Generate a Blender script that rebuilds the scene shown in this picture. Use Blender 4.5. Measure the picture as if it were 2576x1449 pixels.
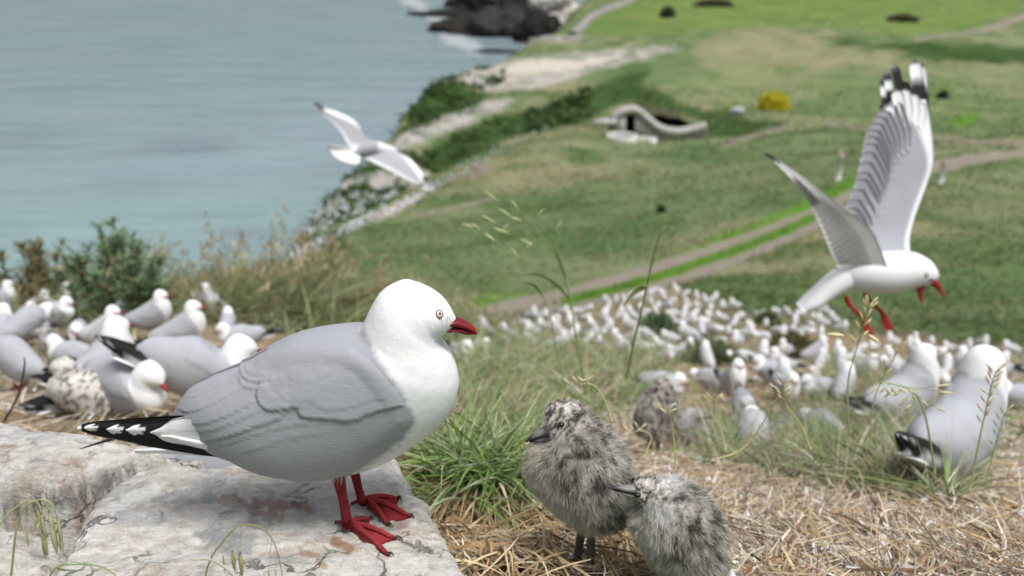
import bpy, math, random
import numpy as np
from mathutils import Vector, Matrix
from mathutils.bvhtree import BVHTree

for _o in list(bpy.data.objects):
    bpy.data.objects.remove(_o, do_unlink=True)
S = bpy.context.scene
COL = S.collection
rng = np.random.default_rng(11)
random.seed(11)

# ------------------------------------------------------------------ camera
PITCH = 20.0
TH = 0.51                      # tan of half the horizontal field of view
cam = bpy.data.cameras.new('camera')
cam_o = bpy.data.objects.new('camera', cam)
COL.objects.link(cam_o)
cam_o.rotation_euler = (math.radians(90 - PITCH), 0, 0)
cam.sensor_width = 36.0
cam.lens = 18.0 / TH
cam.clip_start = 0.02
cam.clip_end = 9000
cam.dof.use_dof = True
cam.dof.focus_distance = 0.90
cam.dof.aperture_fstop = 6.3
cam.dof.aperture_blades = 0
S.camera = cam_o

# ------------------------------------------------------------------ sky, sun, exposure (bright overcast)
SUN_EL, SUN_ROT = math.radians(68), math.radians(140)
world = bpy.data.worlds.new('World')
S.world = world
world.use_nodes = True
_n, _l = world.node_tree.nodes, world.node_tree.links
_n.clear()
_out = _n.new('ShaderNodeOutputWorld')
_bg = _n.new('ShaderNodeBackground')
_sky = _n.new('ShaderNodeTexSky')
_sky.sky_type = 'NISHITA'
_sky.sun_disc = False
_sky.sun_elevation = SUN_EL
_sky.sun_rotation = SUN_ROT
_sky.altitude = 60
_sky.air_density = 1.0
_sky.dust_density = 6.0
_sky.ozone_density = 1.0
_hs = _n.new('ShaderNodeHueSaturation')
_hs.inputs['Saturation'].default_value = 0.36      # cloud veil: the blue goes grey
_l.new(_sky.outputs[0], _hs.inputs['Color'])
_l.new(_hs.outputs[0], _bg.inputs['Color'])
_bg.inputs['Strength'].default_value = 0.088
_l.new(_bg.outputs[0], _out.inputs[0])

sun = bpy.data.lights.new('sun', 'SUN')
sun.energy = 2.3
sun.angle = math.radians(24)
sun.color = (1.0, 0.98, 0.95)
sun_o = bpy.data.objects.new('sun', sun)
COL.objects.link(sun_o)
_sd = Vector((math.sin(SUN_ROT) * math.cos(SUN_EL), math.cos(SUN_ROT) * math.cos(SUN_EL), math.sin(SUN_EL)))
sun_o.rotation_euler = (-_sd).to_track_quat('-Z', 'Y').to_euler()
sun_o.location = (0, 0, 50)

S.view_settings.view_transform = 'Standard'
S.view_settings.look = 'None'
S.view_settings.exposure = 0.36
S.view_settings.gamma = 1.0
S.view_settings.use_curve_mapping = False
S.render.engine = 'CYCLES'
S.cycles.max_bounces = 6
S.cycles.diffuse_bounces = 3
S.cycles.glossy_bounces = 2
S.cycles.transmission_bounces = 2
S.cycles.transparent_max_bounces = 4
S.cycles.sample_clamp_indirect = 4.0
S.cycles.use_denoising = True

# ------------------------------------------------------------------ reading positions off the photograph (2576 x 1449 measure)
CP, SP = math.cos(math.radians(PITCH)), math.sin(math.radians(PITCH))
F_ = 1288.0 / TH


def ray(X, Y):
    X = np.asarray(X, float); Y = np.asarray(Y, float)
    xv = (X - 1288.0) / F_; yv = (724.5 - Y) / F_
    return np.stack([xv, CP + yv * SP, -SP + yv * CP], -1)


def P(X, Y, d):
    return ray(X, Y) * np.asarray(d, float)[..., None]


def on_plane(X, Y, y0):
    r = ray(X, Y)
    return r * (np.asarray(y0) / r[..., 1])[..., None]


def on_level(X, Y, z0):
    r = ray(X, Y)
    return r * (np.asarray(z0) / r[..., 2])[..., None]


def proj(p):
    p = np.asarray(p, float)
    d = p[..., 1] * CP - p[..., 2] * SP
    u = p[..., 1] * SP + p[..., 2] * CP
    dd = np.maximum(d, 1e-3)
    return 1288.0 + F_ * p[..., 0] / dd, 724.5 - F_ * u / dd, d


# ------------------------------------------------------------------ numeric helpers
def _hash(i, j, k):
    n = (i * 374761393 + j * 668265263 + k * 1274126177) & 0xffffffff
    n = ((n ^ (n >> 13)) * 1274126177) & 0xffffffff
    return ((n ^ (n >> 16)) & 0xffff) / 65535.0


def vnoise(p):
    p = np.asarray(p, float)
    if p.shape[-1] == 2:
        p = np.concatenate([p, np.zeros(p.shape[:-1] + (1,)) + 0.37], -1)
    i = np.floor(p).astype(np.int64)
    f = p - i
    f = f * f * (3 - 2 * f)
    i = i + 10000
    r = 0
    for a in (0, 1):
        for b in (0, 1):
            for c in (0, 1):
                w = (f[..., 0] if a else 1 - f[..., 0]) * (f[..., 1] if b else 1 - f[..., 1]) * (f[..., 2] if c else 1 - f[..., 2])
                r = r + w * _hash(i[..., 0] + a, i[..., 1] + b, i[..., 2] + c)
    return r


def fbm(p, oct=4, gain=0.5, lac=2.03):
    p = np.asarray(p, float)
    r = 0; a = 1.0; t = 0
    for k in range(oct):
        r = r + a * vnoise(p + 17.3 * k)
        t += a
        a *= gain; p = p * lac
    return r / t


def sstep(a, b, x):
    t = np.clip((x - a) / (b - a), 0, 1)
    return t * t * (3 - 2 * t)


def poly_dist(px, py, pts, closed=False):
    """distance to a polyline, side (cross), position along it"""
    pts = np.asarray(pts, float)
    if closed:
        pts = np.concatenate([pts, pts[:1]])
    best = np.full(px.shape, 1e30); side = np.zeros(px.shape); al = np.zeros(px.shape)
    for i in range(len(pts) - 1):
        x0, y0 = pts[i]; dx, dy = pts[i + 1] - pts[i]
        L2 = dx * dx + dy * dy + 1e-12
        t = np.clip(((px - x0) * dx + (py - y0) * dy) / L2, 0, 1)
        qx = px - (x0 + t * dx); qy = py - (y0 + t * dy)
        d2 = qx * qx + qy * qy
        m = d2 < best
        best = np.where(m, d2, best)
        cr = dx * (py - y0) - dy * (px - x0)
        side = np.where(m, cr, side)
        al = np.where(m, i + t, al)
    return np.sqrt(best), np.sign(side), al


def in_poly(px, py, pts):
    pts = np.asarray(pts, float)
    r = np.zeros(px.shape, bool)
    n = len(pts); j = n - 1
    for i in range(n):
        xi, yi = pts[i]; xj, yj = pts[j]
        c = ((yi > py) != (yj > py)) & (px < (xj - xi) * (py - yi) / (yj - yi + 1e-12) + xi)
        r ^= c
        j = i
    return r


def poly_sd(px, py, pts):
    d, _, _ = poly_dist(px, py, pts, True)
    return np.where(in_poly(px, py, pts), d, -d)


def catmull(pts, n):
    pts = np.asarray(pts, float)
    m = len(pts)
    e = np.concatenate([2 * pts[:1] - pts[1:2], pts, 2 * pts[-1:] - pts[-2:-1]])
    u = np.linspace(0, m - 1, n)
    i = np.minimum(u.astype(int), m - 2)
    t = (u - i)[:, None]
    p0, p1, p2, p3 = e[i], e[i + 1], e[i + 2], e[i + 3]
    return 0.5 * (2 * p1 + (p2 - p0) * t + (2 * p0 - 5 * p1 + 4 * p2 - p3) * t ** 2 + (3 * p1 - p0 - 3 * p2 + p3) * t ** 3)


def unit(v):
    return v / (np.linalg.norm(v, axis=-1, keepdims=True) + 1e-12)


# ------------------------------------------------------------------ objects
def new_mesh(name, v, f, col=None, smooth=True, mat=None, mark=None):
    """v (n,3); f: (m,3) or (m,4) array, or a list of faces"""
    me = bpy.data.meshes.new(name)
    v = np.asarray(v, np.float32).reshape(-1, 3)
    if isinstance(f, np.ndarray):
        k = f.shape[1]
        me.vertices.add(len(v)); me.vertices.foreach_set('co', v.ravel())
        me.loops.add(f.size); me.loops.foreach_set('vertex_index', f.astype(np.int32).ravel())
        me.polygons.add(len(f))
        me.polygons.foreach_set('loop_start', np.arange(0, f.size, k, dtype=np.int32))
        me.polygons.foreach_set('loop_total', np.full(len(f), k, np.int32))
        me.update(calc_edges=True)
    else:
        me.from_pydata(v.tolist(), [], [list(map(int, q)) for q in f])
        me.update()
    if smooth:
        me.polygons.foreach_set('use_smooth', np.ones(len(me.polygons), bool))
    if col is not None:
        c = np.ones((len(v), 4), np.float32)
        c[:, :3] = np.asarray(col, np.float32)
        a = me.attributes.new('Col', 'FLOAT_COLOR', 'POINT')
        a.data.foreach_set('color', c.ravel())
    if mark is not None:
        a = me.attributes.new('Mark', 'FLOAT', 'POINT')
        a.data.foreach_set('value', np.asarray(mark, np.float32))
    if mat is not None:
        me.materials.append(mat)
    me.update()
    return me


def tag(o, label=None, cat=None, group=None, kind=None):
    if label: o['label'] = label
    if cat: o['category'] = cat
    if group: o['group'] = group
    if kind: o['kind'] = kind
    return o


def link(name, me, parent=None, loc=None):
    o = bpy.data.objects.new(name, me)
    COL.objects.link(o)
    if parent is not None:
        o.parent = parent
    if loc is not None:
        o.location = loc
    return o


def empty(name, loc, rz=0.0, scale=1.0):
    o = bpy.data.objects.new(name, None)
    COL.objects.link(o)
    o.location = Vector([float(q) for q in loc])
    o.rotation_euler = (0, 0, rz)
    o.scale = (scale,) * 3
    o.empty_display_size = 0.05
    return o


def part(name, v, f, parent, col=None, mat=None, smooth=True, origin=(0, 0, 0)):
    """a child mesh given in world coordinates, stored relative to its thing's base"""
    return link(name, new_mesh(name, np.asarray(v, float).reshape(-1, 3) - np.asarray(origin), f, col, smooth, mat), parent)


def copy_thing(o, parent=None):
    c = o.copy()
    COL.objects.link(c)
    if parent is not None:
        c.parent = parent
    for ch in list(o.children):
        copy_thing(ch, c)
    return c


def grid_faces(nu, nv, wrap=False):
    a = np.arange(nu * nv).reshape(nu, nv)
    if wrap:
        b = np.concatenate([a, a[:, :1]], 1)
    else:
        b = a
    return np.stack([b[:-1, :-1], b[1:, :-1], b[1:, 1:], b[:-1, 1:]], -1).reshape(-1, 4)


class Mix:
    """collects pieces into one mesh"""
    def __init__(s): s.v = []; s.f = []; s.c = []; s.n = 0
    def add(s, v, f, col=(1, 1, 1)):
        v = np.asarray(v, float).reshape(-1, 3)
        f = np.asarray(f)
        if f.shape[1] == 4:
            f = np.concatenate([f[:, [0, 1, 2]], f[:, [0, 2, 3]]])
        s.v.append(v); s.f.append(f + s.n)
        s.c.append(np.broadcast_to(np.asarray(col, float), (len(v), 3)))
        s.n += len(v)
        return s
    def arrays(s):
        return np.concatenate(s.v), np.concatenate(s.f), np.concatenate(s.c)


def tube(pts, rad, ns=8, closed_ends=True, flat=1.0, up=(0, 0, 1)):
    """swept tube -> v, f(quads, tri caps as degenerate quads)"""
    pts = np.asarray(pts, float); rad = np.broadcast_to(np.asarray(rad, float), (len(pts),))
    t = unit(np.gradient(pts, axis=0))
    up = np.asarray(up, float)
    s = np.cross(t, up)
    bad = np.linalg.norm(s, axis=1) < 0.15
    s[bad] = np.cross(t[bad], (1.0, 0.03, 0.0))
    s = unit(s); n = np.cross(s, t)
    th = np.linspace(0, 2 * math.pi, ns, endpoint=False)
    ring = pts[:, None] + rad[:, None, None] * (np.cos(th)[None, :, None] * s[:, None] + flat * np.sin(th)[None, :, None] * n[:, None])
    v = ring.reshape(-1, 3)
    f = grid_faces(len(pts), ns, True)
    if closed_ends:
        k = len(v)
        v = np.concatenate([v, pts[:1], pts[-1:]])
        a = np.arange(ns); b = (a + 1) % ns
        c0 = np.stack([np.full(ns, k), b, a, a], -1)
        o = (len(pts) - 1) * ns
        c1 = np.stack([np.full(ns, k + 1), o + a, o + b, o + b], -1)
        f = np.concatenate([f, c0, c1])
        f = np.concatenate([f[:, [0, 1, 2]], f[:, [0, 2, 3]]])
        f = f[(f[:, 0] != f[:, 1]) & (f[:, 1] != f[:, 2]) & (f[:, 0] != f[:, 2])]
    return v, f


def blades(root, dirn, length, width, bend, k=4, taper=1.0, col=(1, 1, 1), fold=0.35, flat_up=None, col_tip=None):
    """many thin V-folded strips in one go: v, f(tri), col"""
    n = len(root)
    root = np.asarray(root, float); dirn = unit(np.asarray(dirn, float)); bend = np.asarray(bend, float)
    length = np.broadcast_to(np.asarray(length, float), (n,)); width = np.broadcast_to(np.asarray(width, float), (n,))
    s = np.linspace(0, 1, k + 1)
    ctr = root[:, None] + length[:, None, None] * (dirn[:, None] * s[None, :, None] + bend[:, None] * (s ** 2)[None, :, None])
    tan = unit(np.gradient(ctr, axis=1))
    ref = rng.normal(size=(n, 3)) if flat_up is None else np.broadcast_to(np.asarray(flat_up, float), (n, 3)) + 0.5 * rng.normal(size=(n, 3))
    side = unit(np.cross(tan, ref[:, None, :]))
    nor = np.cross(side, tan)
    wprof = (1 - taper * s ** 1.6) * (0.55 + 0.45 * np.minimum(1, s * 4))
    wprof = np.maximum(wprof, 0.04)
    hw = 0.5 * width[:, None, None] * wprof[None, :, None]
    v = np.stack([ctr - side * hw, ctr + nor * hw * fold, ctr + side * hw], 2)      # n,k+1,3,3
    idx = np.arange(n * (k + 1) * 3).reshape(n, k + 1, 3)
    q = np.stack([idx[:, :-1, :-1], idx[:, 1:, :-1], idx[:, 1:, 1:], idx[:, :-1, 1:]], -1).reshape(-1, 4)
    f = np.concatenate([q[:, [0, 1, 2]], q[:, [0, 2, 3]]])
    c = np.broadcast_to(np.asarray(col, float), (n, 3))
    c = np.repeat(c[:, None], k + 1, 1)
    if col_tip is not None:
        ct = np.broadcast_to(np.asarray(col_tip, float), (n, 3))[:, None]
        c = c + (ct - c) * (s[None, :, None] ** 1.3)
    c = np.repeat(c[:, :, None], 3, 2)
    return v.reshape(-1, 3), f, c.reshape(-1, 3)


def loft(A, B, W, side, ns, nt, up_pow=1.0):
    """closed body through dorsal points A, ventral points B, half widths W: grid (ns, nt, 3), faces, and the pole-capped vertex array"""
    A = catmull(A, ns); B = catmull(B, ns)
    W = np.maximum(catmull(np.asarray(W, float)[:, None], ns)[:, 0], 1e-5)
    c = (A + B) / 2; h = (A - B) / 2
    th = np.linspace(0, 2 * math.pi, nt, endpoint=False)          # 0 dorsal, pi/2 +side, pi ventral
    ct, st = np.cos(th), np.sin(th)
    g = c[:, None] + h[:, None] * ct[None, :, None] + np.asarray(side, float)[None, None] * (W[:, None] * st[None])[..., None]
    return g


def fit_sections(apx, bpx, w, y0, side=(0, 1, 0), it=4):
    """dorsal and ventral points of upright sections so that, seen from the camera, each section just reaches its traced outline"""
    apx = np.array(apx, float); bpx = np.array(bpx, float); w = np.asarray(w, float)
    A = on_plane(apx[:, 0], apx[:, 1], y0); B = on_plane(bpx[:, 0], bpx[:, 1], y0)
    d = apx - bpx; L = np.linalg.norm(d, axis=1, keepdims=True); u = d / L
    th = np.linspace(0, 2 * math.pi, 48, endpoint=False)
    for _ in range(it):
        c = (A + B) / 2; h = (A - B) / 2
        g = c[:, None] + h[:, None] * np.cos(th)[None, :, None] + np.asarray(side, float) * (w[:, None] * np.sin(th))[..., None]
        X, Y, _d = proj(g)
        t = ((X - bpx[:, :1]) * u[:, :1] + (Y - bpx[:, 1:]) * u[:, 1:]) / L
        et = np.clip(t.max(1) - 1, -.3, .3)[:, None]; eb = np.clip(-t.min(1), -.3, .3)[:, None]
        ab = A - B
        A = A - ab * et * .8; B = B + ab * eb * .8
    # keep the change smooth from section to section
    return A, B


def cap_grid(g):
    """grid (ns, nt, 3) wrapped in nt, with a pole at each end -> v, f(tri)"""
    ns, nt = g.shape[:2]
    v = np.concatenate([g.reshape(-1, 3), g[:1].mean(1), g[-1:].mean(1)])
    f = grid_faces(ns, nt, True)
    f = np.concatenate([f[:, [0, 1, 2]], f[:, [0, 2, 3]]])
    k = ns * nt
    a = np.arange(nt); b = (a + 1) % nt; o = (ns - 1) * nt
    f = np.concatenate([f, np.stack([np.full(nt, k), b, a], -1), np.stack([np.full(nt, k + 1), o + a, o + b], -1)])
    return v, f


def grid_normals(g):
    du = np.gradient(g, axis=0)
    dv = np.roll(g, -1, 1) - np.roll(g, 1, 1)
    n = unit(np.cross(du, dv))
    c = g.mean(1, keepdims=True)
    s = np.sign(((g - c) * n).sum(-1, keepdims=True).mean())
    return n * (s if s != 0 else 1)


# ------------------------------------------------------------------ materials
def mat_attr(name, rough=0.8, spec=0.3, noise=0.0, nscale=60.0, bump=0.0, bscale=120.0, stretch=None, sheen=0.0, trans=0.0, extra=None, rot=None):
    """colour from the mesh's own Col attribute, broken up by noise and relief"""
    m = bpy.data.materials.new(name)
    m.use_nodes = True
    n, l = m.node_tree.nodes, m.node_tree.links
    b = n['Principled BSDF']
    b.inputs['Roughness'].default_value = rough
    b.inputs['Specular IOR Level'].default_value = spec
    if sheen:
        b.inputs['Sheen Weight'].default_value = sheen
    a = n.new('ShaderNodeAttribute'); a.attribute_name = 'Col'
    out = a.outputs['Color']
    tc = n.new('ShaderNodeTexCoord')
    vec = tc.outputs['Object']
    if stretch is not None:
        mp = n.new('ShaderNodeMapping'); mp.inputs['Scale'].default_value = stretch
        if rot: mp.inputs['Rotation'].default_value = rot; mp.vector_type = 'TEXTURE' if False else 'POINT'
        l.new(vec, mp.inputs['Vector']); vec = mp.outputs['Vector']
    if noise:
        t = n.new('ShaderNodeTexNoise'); t.inputs['Scale'].default_value = nscale; t.inputs['Detail'].default_value = 4
        l.new(vec, t.inputs['Vector'])
        r = n.new('ShaderNodeMapRange')
        r.inputs['From Min'].default_value = 0.25; r.inputs['From Max'].default_value = 0.75
        r.inputs['To Min'].default_value = 1 - noise; r.inputs['To Max'].default_value = 1 + noise
        l.new(t.outputs['Fac'], r.inputs['Value'])
        vm = n.new('ShaderNodeVectorMath'); vm.operation = 'SCALE'
        l.new(out, vm.inputs[0]); l.new(r.outputs[0], vm.inputs['Scale'])
        out = vm.outputs[0]
    l.new(out, b.inputs['Base Color'])
    if bump:
        t = n.new('ShaderNodeTexNoise'); t.inputs['Scale'].default_value = bscale; t.inputs['Detail'].default_value = 5
        l.new(vec, t.inputs['Vector'])
        bm = n.new('ShaderNodeBump'); bm.inputs['Strength'].default_value = bump; bm.inputs['Distance'].default_value = 0.002
        l.new(t.outputs['Fac'], bm.inputs['Height']); l.new(bm.outputs[0], b.inputs['Normal'])
    if trans:
        tr = n.new('ShaderNodeBsdfTranslucent')
        l.new(out, tr.inputs['Color'])
        mx = n.new('ShaderNodeMixShader'); mx.inputs[0].default_value = trans
        l.new(b.outputs[0], mx.inputs[1]); l.new(tr.outputs[0], mx.inputs[2])
        l.new(mx.outputs[0], n['Material Output'].inputs['Surface'])
    if extra:
        extra(m, n, l, b)
    return m


M_FEATHER = mat_attr('feather', 0.8, 0.15, 0.03, 260, 0.16, 480, (0.14, 1, 1), rot=(0, -.38, 0))
M_PLUME = mat_attr('body_plumage', 0.85, 0.12, 0.025, 200, 0.10, 420, (0.2, 1, 1), rot=(0, -.6, 0))
M_FEATHER_FAR = mat_attr('feather_soft', 0.8, 0.2, 0.05, 30)
M_HORN = mat_attr('horn', 0.45, 0.35, 0.22, 160, 0.15, 300)
M_SKIN = mat_attr('leg_skin', 0.7, 0.2, 0.16, 220, 0.5, 420)
M_EYE = mat_attr('eye', 0.12, 0.5)
M_DOWN = mat_attr('down', 0.9, 0.1, 0.0, trans=0.25)
M_DOWN_BASE = mat_attr('down_base', 0.95, 0.05, 0.15, 150, 0.6, 300)
M_BLADE = mat_attr('grass_blade', 0.55, 0.3, 0.12, 90, trans=0.3)
M_STRAW = mat_attr('straw', 0.65, 0.25, 0.18, 120, trans=0.12)
M_FAR = mat_attr('far_surface', 0.9, 0.1, 0.15, 2.0)
# ================================================================== the hillside: one height field through surveyed points
LS = 0.5


def tps_fit(q, v, lam=1e-3):
    n = len(q)
    r2 = ((q[:, None] - q[None]) ** 2).sum(-1)
    K = 0.5 * r2 * np.log(r2 + 1e-12) + lam * np.eye(n)
    Q = np.concatenate([np.ones((n, 1)), q], 1)
    A = np.block([[K, Q], [Q.T, np.zeros((3, 3))]])
    return np.linalg.solve(A, np.concatenate([v, np.zeros(3)]))


def tps_eval(q, w, x):
    out = np.empty(len(x))
    for i in range(0, len(x), 20000):
        xx = x[i:i + 20000]
        r2 = ((xx[:, None] - q[None]) ** 2).sum(-1)
        out[i:i + 20000] = (0.5 * r2 * np.log(r2 + 1e-12)) @ w[:len(q)] + w[len(q)] + xx @ w[len(q) + 1:]
    return out


_ctrl = []
for t in (-1.3, -0.6, -0.3):                       # left: a shoulder by the cliff
    for y, e in ((0.5, -0.94), (0.85, -0.742), (1.25, -0.615), (1.79, -0.515), (2.25, -0.485), (3.5, -0.418), (5.2, -0.392), (7.5, -0.383)):
        _ctrl.append((t, y, e))
for y, e in ((0.5, -0.94), (0.843, -0.747), (1.48, -0.60), (2.4, -0.52), (4.3, -0.452)):
    _ctrl.append((0.0, y, e))
for t in (0.3, 0.6, 1.3):
    for y, e in ((0.5, -0.94), (0.843, -0.747), (1.48, -0.62), (2.4, -0.545), (3.43, -0.493), (5.0, -0.452), (7.38, -0.421)):
        _ctrl.append((t, y, e))
for X, Y, d in ((1180, 812, 14), (1400, 770, 17), (1700, 735, 14), (2050, 790, 11.5), (2400, 872, 8.6), (2576, 885, 8), (2800, 900, 7.5),
                (2300, 780, 15), (2560, 760, 15), (2500, 640, 22), (2900, 640, 24), (2300, 600, 25), (1700, 660, 26), (1400, 735, 21),
                (2050, 540, 33), (2200, 470, 39), (2400, 405, 46), (2576, 372, 52), (2900, 350, 58), (1200, 775, 20), (1000, 740, 20), (1288, 600, 35), (1000, 640, 31), (860, 660, 27),
                (1060, 490, 55), (1250, 400, 76), (1500, 325, 90), (1300, 480, 60), (1700, 470, 55), (1700, 390, 76), (1650, 352, 92),
                (1900, 350, 86), (2000, 308, 98), (2450, 330, 80), (2800, 300, 90), (2100, 230, 125), (2450, 230, 122), (1900, 180, 146), (2000, 92, 172), (1700, 110, 168),
                (1450, 118, 172), (2000, 50, 215), (2300, 150, 150), (2576, 170, 148), (2900, 150, 150), (2300, 92, 170), (2576, 105, 168), (2500, 30, 225), (2900, 20, 230), (1700, 30, 232), (1500, 60, 215), (2000, 0, 265), (2600, -20, 280), (1700, -30, 300),
                (2000, -80, 700), (2800, -80, 700), (1400, -60, 560),
                (1150, 200, 133), (1250, 160, 160), (1600, 140, 162), (1200, 255, 119), (1350, 205, 132), (1080, 310, 100), (1200, 315, 106),
                (1400, 272, 114), (1500, 230, 123), (1650, 250, 118), (960, 372, 82), (1000, 430, 76), (850, 470, 64), (950, 480, 66), (760, 590, 46), (850, 550, 52), (960, 570, 46), (720, 660, 31), (1130, 440, 80),
                (800, 700, 22), (1100, 250, 115)):
    p = P(X, Y, float(d))
    _ctrl.append((p[0] / p[1], p[1], p[2] / p[1]))
_c = np.array(_ctrl)
TQ = np.stack([_c[:, 0], np.log(_c[:, 1]) * LS], 1)
TW = tps_fit(TQ, _c[:, 2], 2e-4)

EDGE = [(-60, 3.0), (-12, 6.6), (-6, 6.9), (-3.4, 7.2), (-2.5, 7.9), (-2.45, 10), (-3.3, 14)]
for X, Y, d in ((672, 690, 22), (676, 672, 28), (700, 640, 37), (735, 590, 46), (790, 515, 57), (850, 442, 69), (905, 405, 78), (1004, 336, 94),
                (1017, 305, 101), (1040, 250, 113), (1075, 205, 126), (1140, 176, 140), (1240, 146, 162), (1330, 112, 190), (1402, 96, 206),
                (1440, 40, 250), (1500, -10, 320), (1560, -60, 600)):
    p = P(X, Y, float(d)); EDGE.append((p[0], p[1]))
EDGE.append((200, 3000))
EDGE = np.array(EDGE)
SEA = -28.0


def ground_raw(x, y):
    x = np.asarray(x, float); y = np.asarray(y, float)
    yy = np.maximum(y, 0.3)
    t = np.clip(x / yy, -1.3, 1.3)
    e = tps_eval(TQ, TW, np.stack([t.ravel(), np.log(yy.ravel()) * LS], 1)).reshape(x.shape)
    z = yy * e
    z = z + (fbm(np.stack([x / 0.35, y / 0.35], -1), 3) - 0.5) * 0.05 * sstep(0.9, 2, y)
    z = z + (fbm(np.stack([x / 1.6 + 9, y / 1.3], -1), 3) - 0.5) * 0.34 * sstep(7, 22, y)
    z = z + (fbm(np.stack([x / 7 + 31, y / 5.5], -1), 3) - 0.5) * 1.3 * sstep(22, 60, y)
    return z


def ground(x, y):
    x = np.asarray(x, float); y = np.asarray(y, float)
    z = ground_raw(x, y)
    d, sd, al = poly_dist(x, y, EDGE)
    s = d * sd                                   # positive on the sea side (left)
    amp = np.clip(0.02 * y, 0.05, 1.6)
    s = s + amp * (fbm(np.stack([x / (amp * 2.2), y / (amp * 2.2)], -1), 3) - 0.5) * 2.0
    drop = np.where(s > 0, np.minimum(s * 1.9, 2.0 + s * 1.2), 0)
    # a rounded lip before the fall
    lip = np.clip(0.025 * y, 0.1, 2.5)
    drop = drop + np.where(s > -lip, 0.35 * (s + lip) ** 2 / lip * (s < 0.0) + 0.35 * lip * (s >= 0.0), 0)
    return np.maximum(z - drop, SEA - 4)


_D = np.exp(np.linspace(math.log(0.45), math.log(420), 520))


def hit(X, Y):
    """points of the hillside seen at photo positions X, Y"""
    X = np.atleast_1d(np.asarray(X, float)); Y = np.atleast_1d(np.asarray(Y, float))
    out = np.zeros((len(X), 3))
    for i in range(len(X)):
        r = ray(X[i], Y[i])
        p = r[None] * _D[:, None]
        h = p[:, 2] - ground(p[:, 0], p[:, 1])
        k = np.argmax(h < 0)
        if h[k] >= 0: k = len(_D) - 1
        a = h[k - 1] / (h[k - 1] - h[k] + 1e-12) if k > 0 else 0
        d = _D[k - 1] + (_D[k] - _D[k - 1]) * np.clip(a, 0, 1)
        q = r * d
        q[2] = ground(q[0:1], q[1:2])[0]
        out[i] = q
    return out


# ------------------------------------------------------------------ ground cover, by where it grows
C = lambda *a: np.array(a, float)
OLIVE, OLIVE2, TAN, LUSH, DARK, BARE, TRACK, BROWN, STRAWC = (C(.145, .172, .082), C(.185, .210, .112), C(.285, .25, .15), C(.105, .225, .024), C(.026, .058, .013),
    C(.38, .355, .32), C(.25, .222, .178), C(.135, .108, .078), C(.27, .20, .125))
RUT_A = [(1120, 815), (1200, 792), (1300, 766), (1420, 742), (1560, 702), (1700, 660), (1850, 610), (1980, 560), (2060, 527), (2140, 490), (2240, 446), (2330, 417), (2450, 395), (2576, 380), (2700, 370)]
RUT_B = [(1150, 845), (1250, 822), (1320, 802), (1450, 771), (1560, 745), (1700, 703), (1850, 650), (1960, 605), (2060, 560), (2160, 512), (2260, 462), (2350, 428), (2460, 404), (2576, 388), (2700, 378)]
PATHS = [([(1818, 370), (1850, 355), (1900, 340), (1950, 327), (1995, 314)], 6), ([(2080, 308), (2140, 318), (2250, 338), (2350, 350), (2450, 356), (2576, 366)], 7),
         ([(2470, 76), (2520, 62), (2580, 40)], 9), ([(2300, 100), (2470, 76)], 4), ([(1040, 545), (1120, 528), (1240, 500)], 6), ([(1190, 440), (1230, 420)], 10)]
BAREP = [  # pale trampled nesting strips on the cliff tops
    [(1130, 195), (1180, 176), (1300, 148), (1500, 130), (1700, 112), (1725, 124), (1600, 155), (1500, 178), (1420, 205), (1350, 222), (1250, 232), (1190, 215)],
    [(985, 352), (1040, 325), (1120, 292), (1220, 258), (1285, 246), (1300, 262), (1230, 290), (1130, 330), (1060, 362), (990, 392), (930, 385)],
    [(866, 460), (886, 430), (930, 410), (945, 420), (905, 448), (880, 475), (815, 550), (775, 588), (788, 550), (838, 496)],
    [(940, 432), (1040, 420), (1080, 440), (1060, 475), (1000, 470), (930, 490)],
    [(720, 655), (780, 612), (860, 574), (960, 530), (1060, 484), (1070, 494), (1000, 540), (900, 580), (850, 600), (760, 650)],
    [(1340, 98), (1440, 88), (1480, 100), (1400, 108)]]
SANDP = [[(1245, 172), (1330, 152), (1450, 150), (1560, 140), (1500, 165), (1380, 185), (1290, 185)], [(840, 490), (862, 440), (880, 430), (870, 470)], [(950, 545), (1050, 490), (1062, 492), (985, 545)]]
DARKP = [[(1500, 212), (1640, 222), (1720, 260), (1790, 290), (1760, 312), (1700, 285), (1600, 262), (1540, 264)],  # first patch is the rise's shade behind the shelter, put into the turf colour
         [(1015, 335), (1025, 290), (1045, 245), (1080, 205), (1130, 195), (1190, 222), (1260, 240), (1200, 268), (1100, 300)],
         [(1050, 400), (1130, 345), (1240, 300), (1400, 262), (1560, 190), (1640, 165), (1620, 215), (1560, 265), (1480, 300), (1400, 318), (1300, 345), (1200, 395), (1090, 440)],
         [(690, 660), (735, 590), (800, 500), (850, 445), (950, 440), (1030, 470), (960, 520), (850, 560), (770, 610), (720, 650)],
         [(2080, 92), (2200, 105), (2576, 122), (2700, 125), (2700, 185), (2576, 165), (2400, 158), (2230, 130), (2120, 112)],
         [(1760, 300), (1780, 280), (1900, 300), (1990, 310), (1900, 335), (1830, 350), (1790, 345)]]
LUSHP = [[(1480, 735), (1700, 640), (1900, 560), (2050, 490), (2150, 440), (2200, 440), (2100, 500), (1980, 552), (1850, 600), (1700, 650), (1560, 693), (1400, 732), (1250, 770), (1130, 790), (1200, 750)],
         [(1440, 80), (1550, 20), (1700, -40), (2200, -40), (2576, -30), (2576, 20), (2450, 70), (2300, 88), (2000, 60), (1800, 78), (1600, 90)],
         [(2390, 300), (2440, 285), (2470, 295), (2455, 310), (2410, 312)]]
NESTP = [(1100, 900), (1180, 855), (1330, 815), (1560, 755), (1700, 722), (1790, 752), (1900, 795), (2060, 772), (2130, 830), (2300, 862), (2576, 878), (2800, 890), (2800, 1500), (1100, 1500)]
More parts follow.
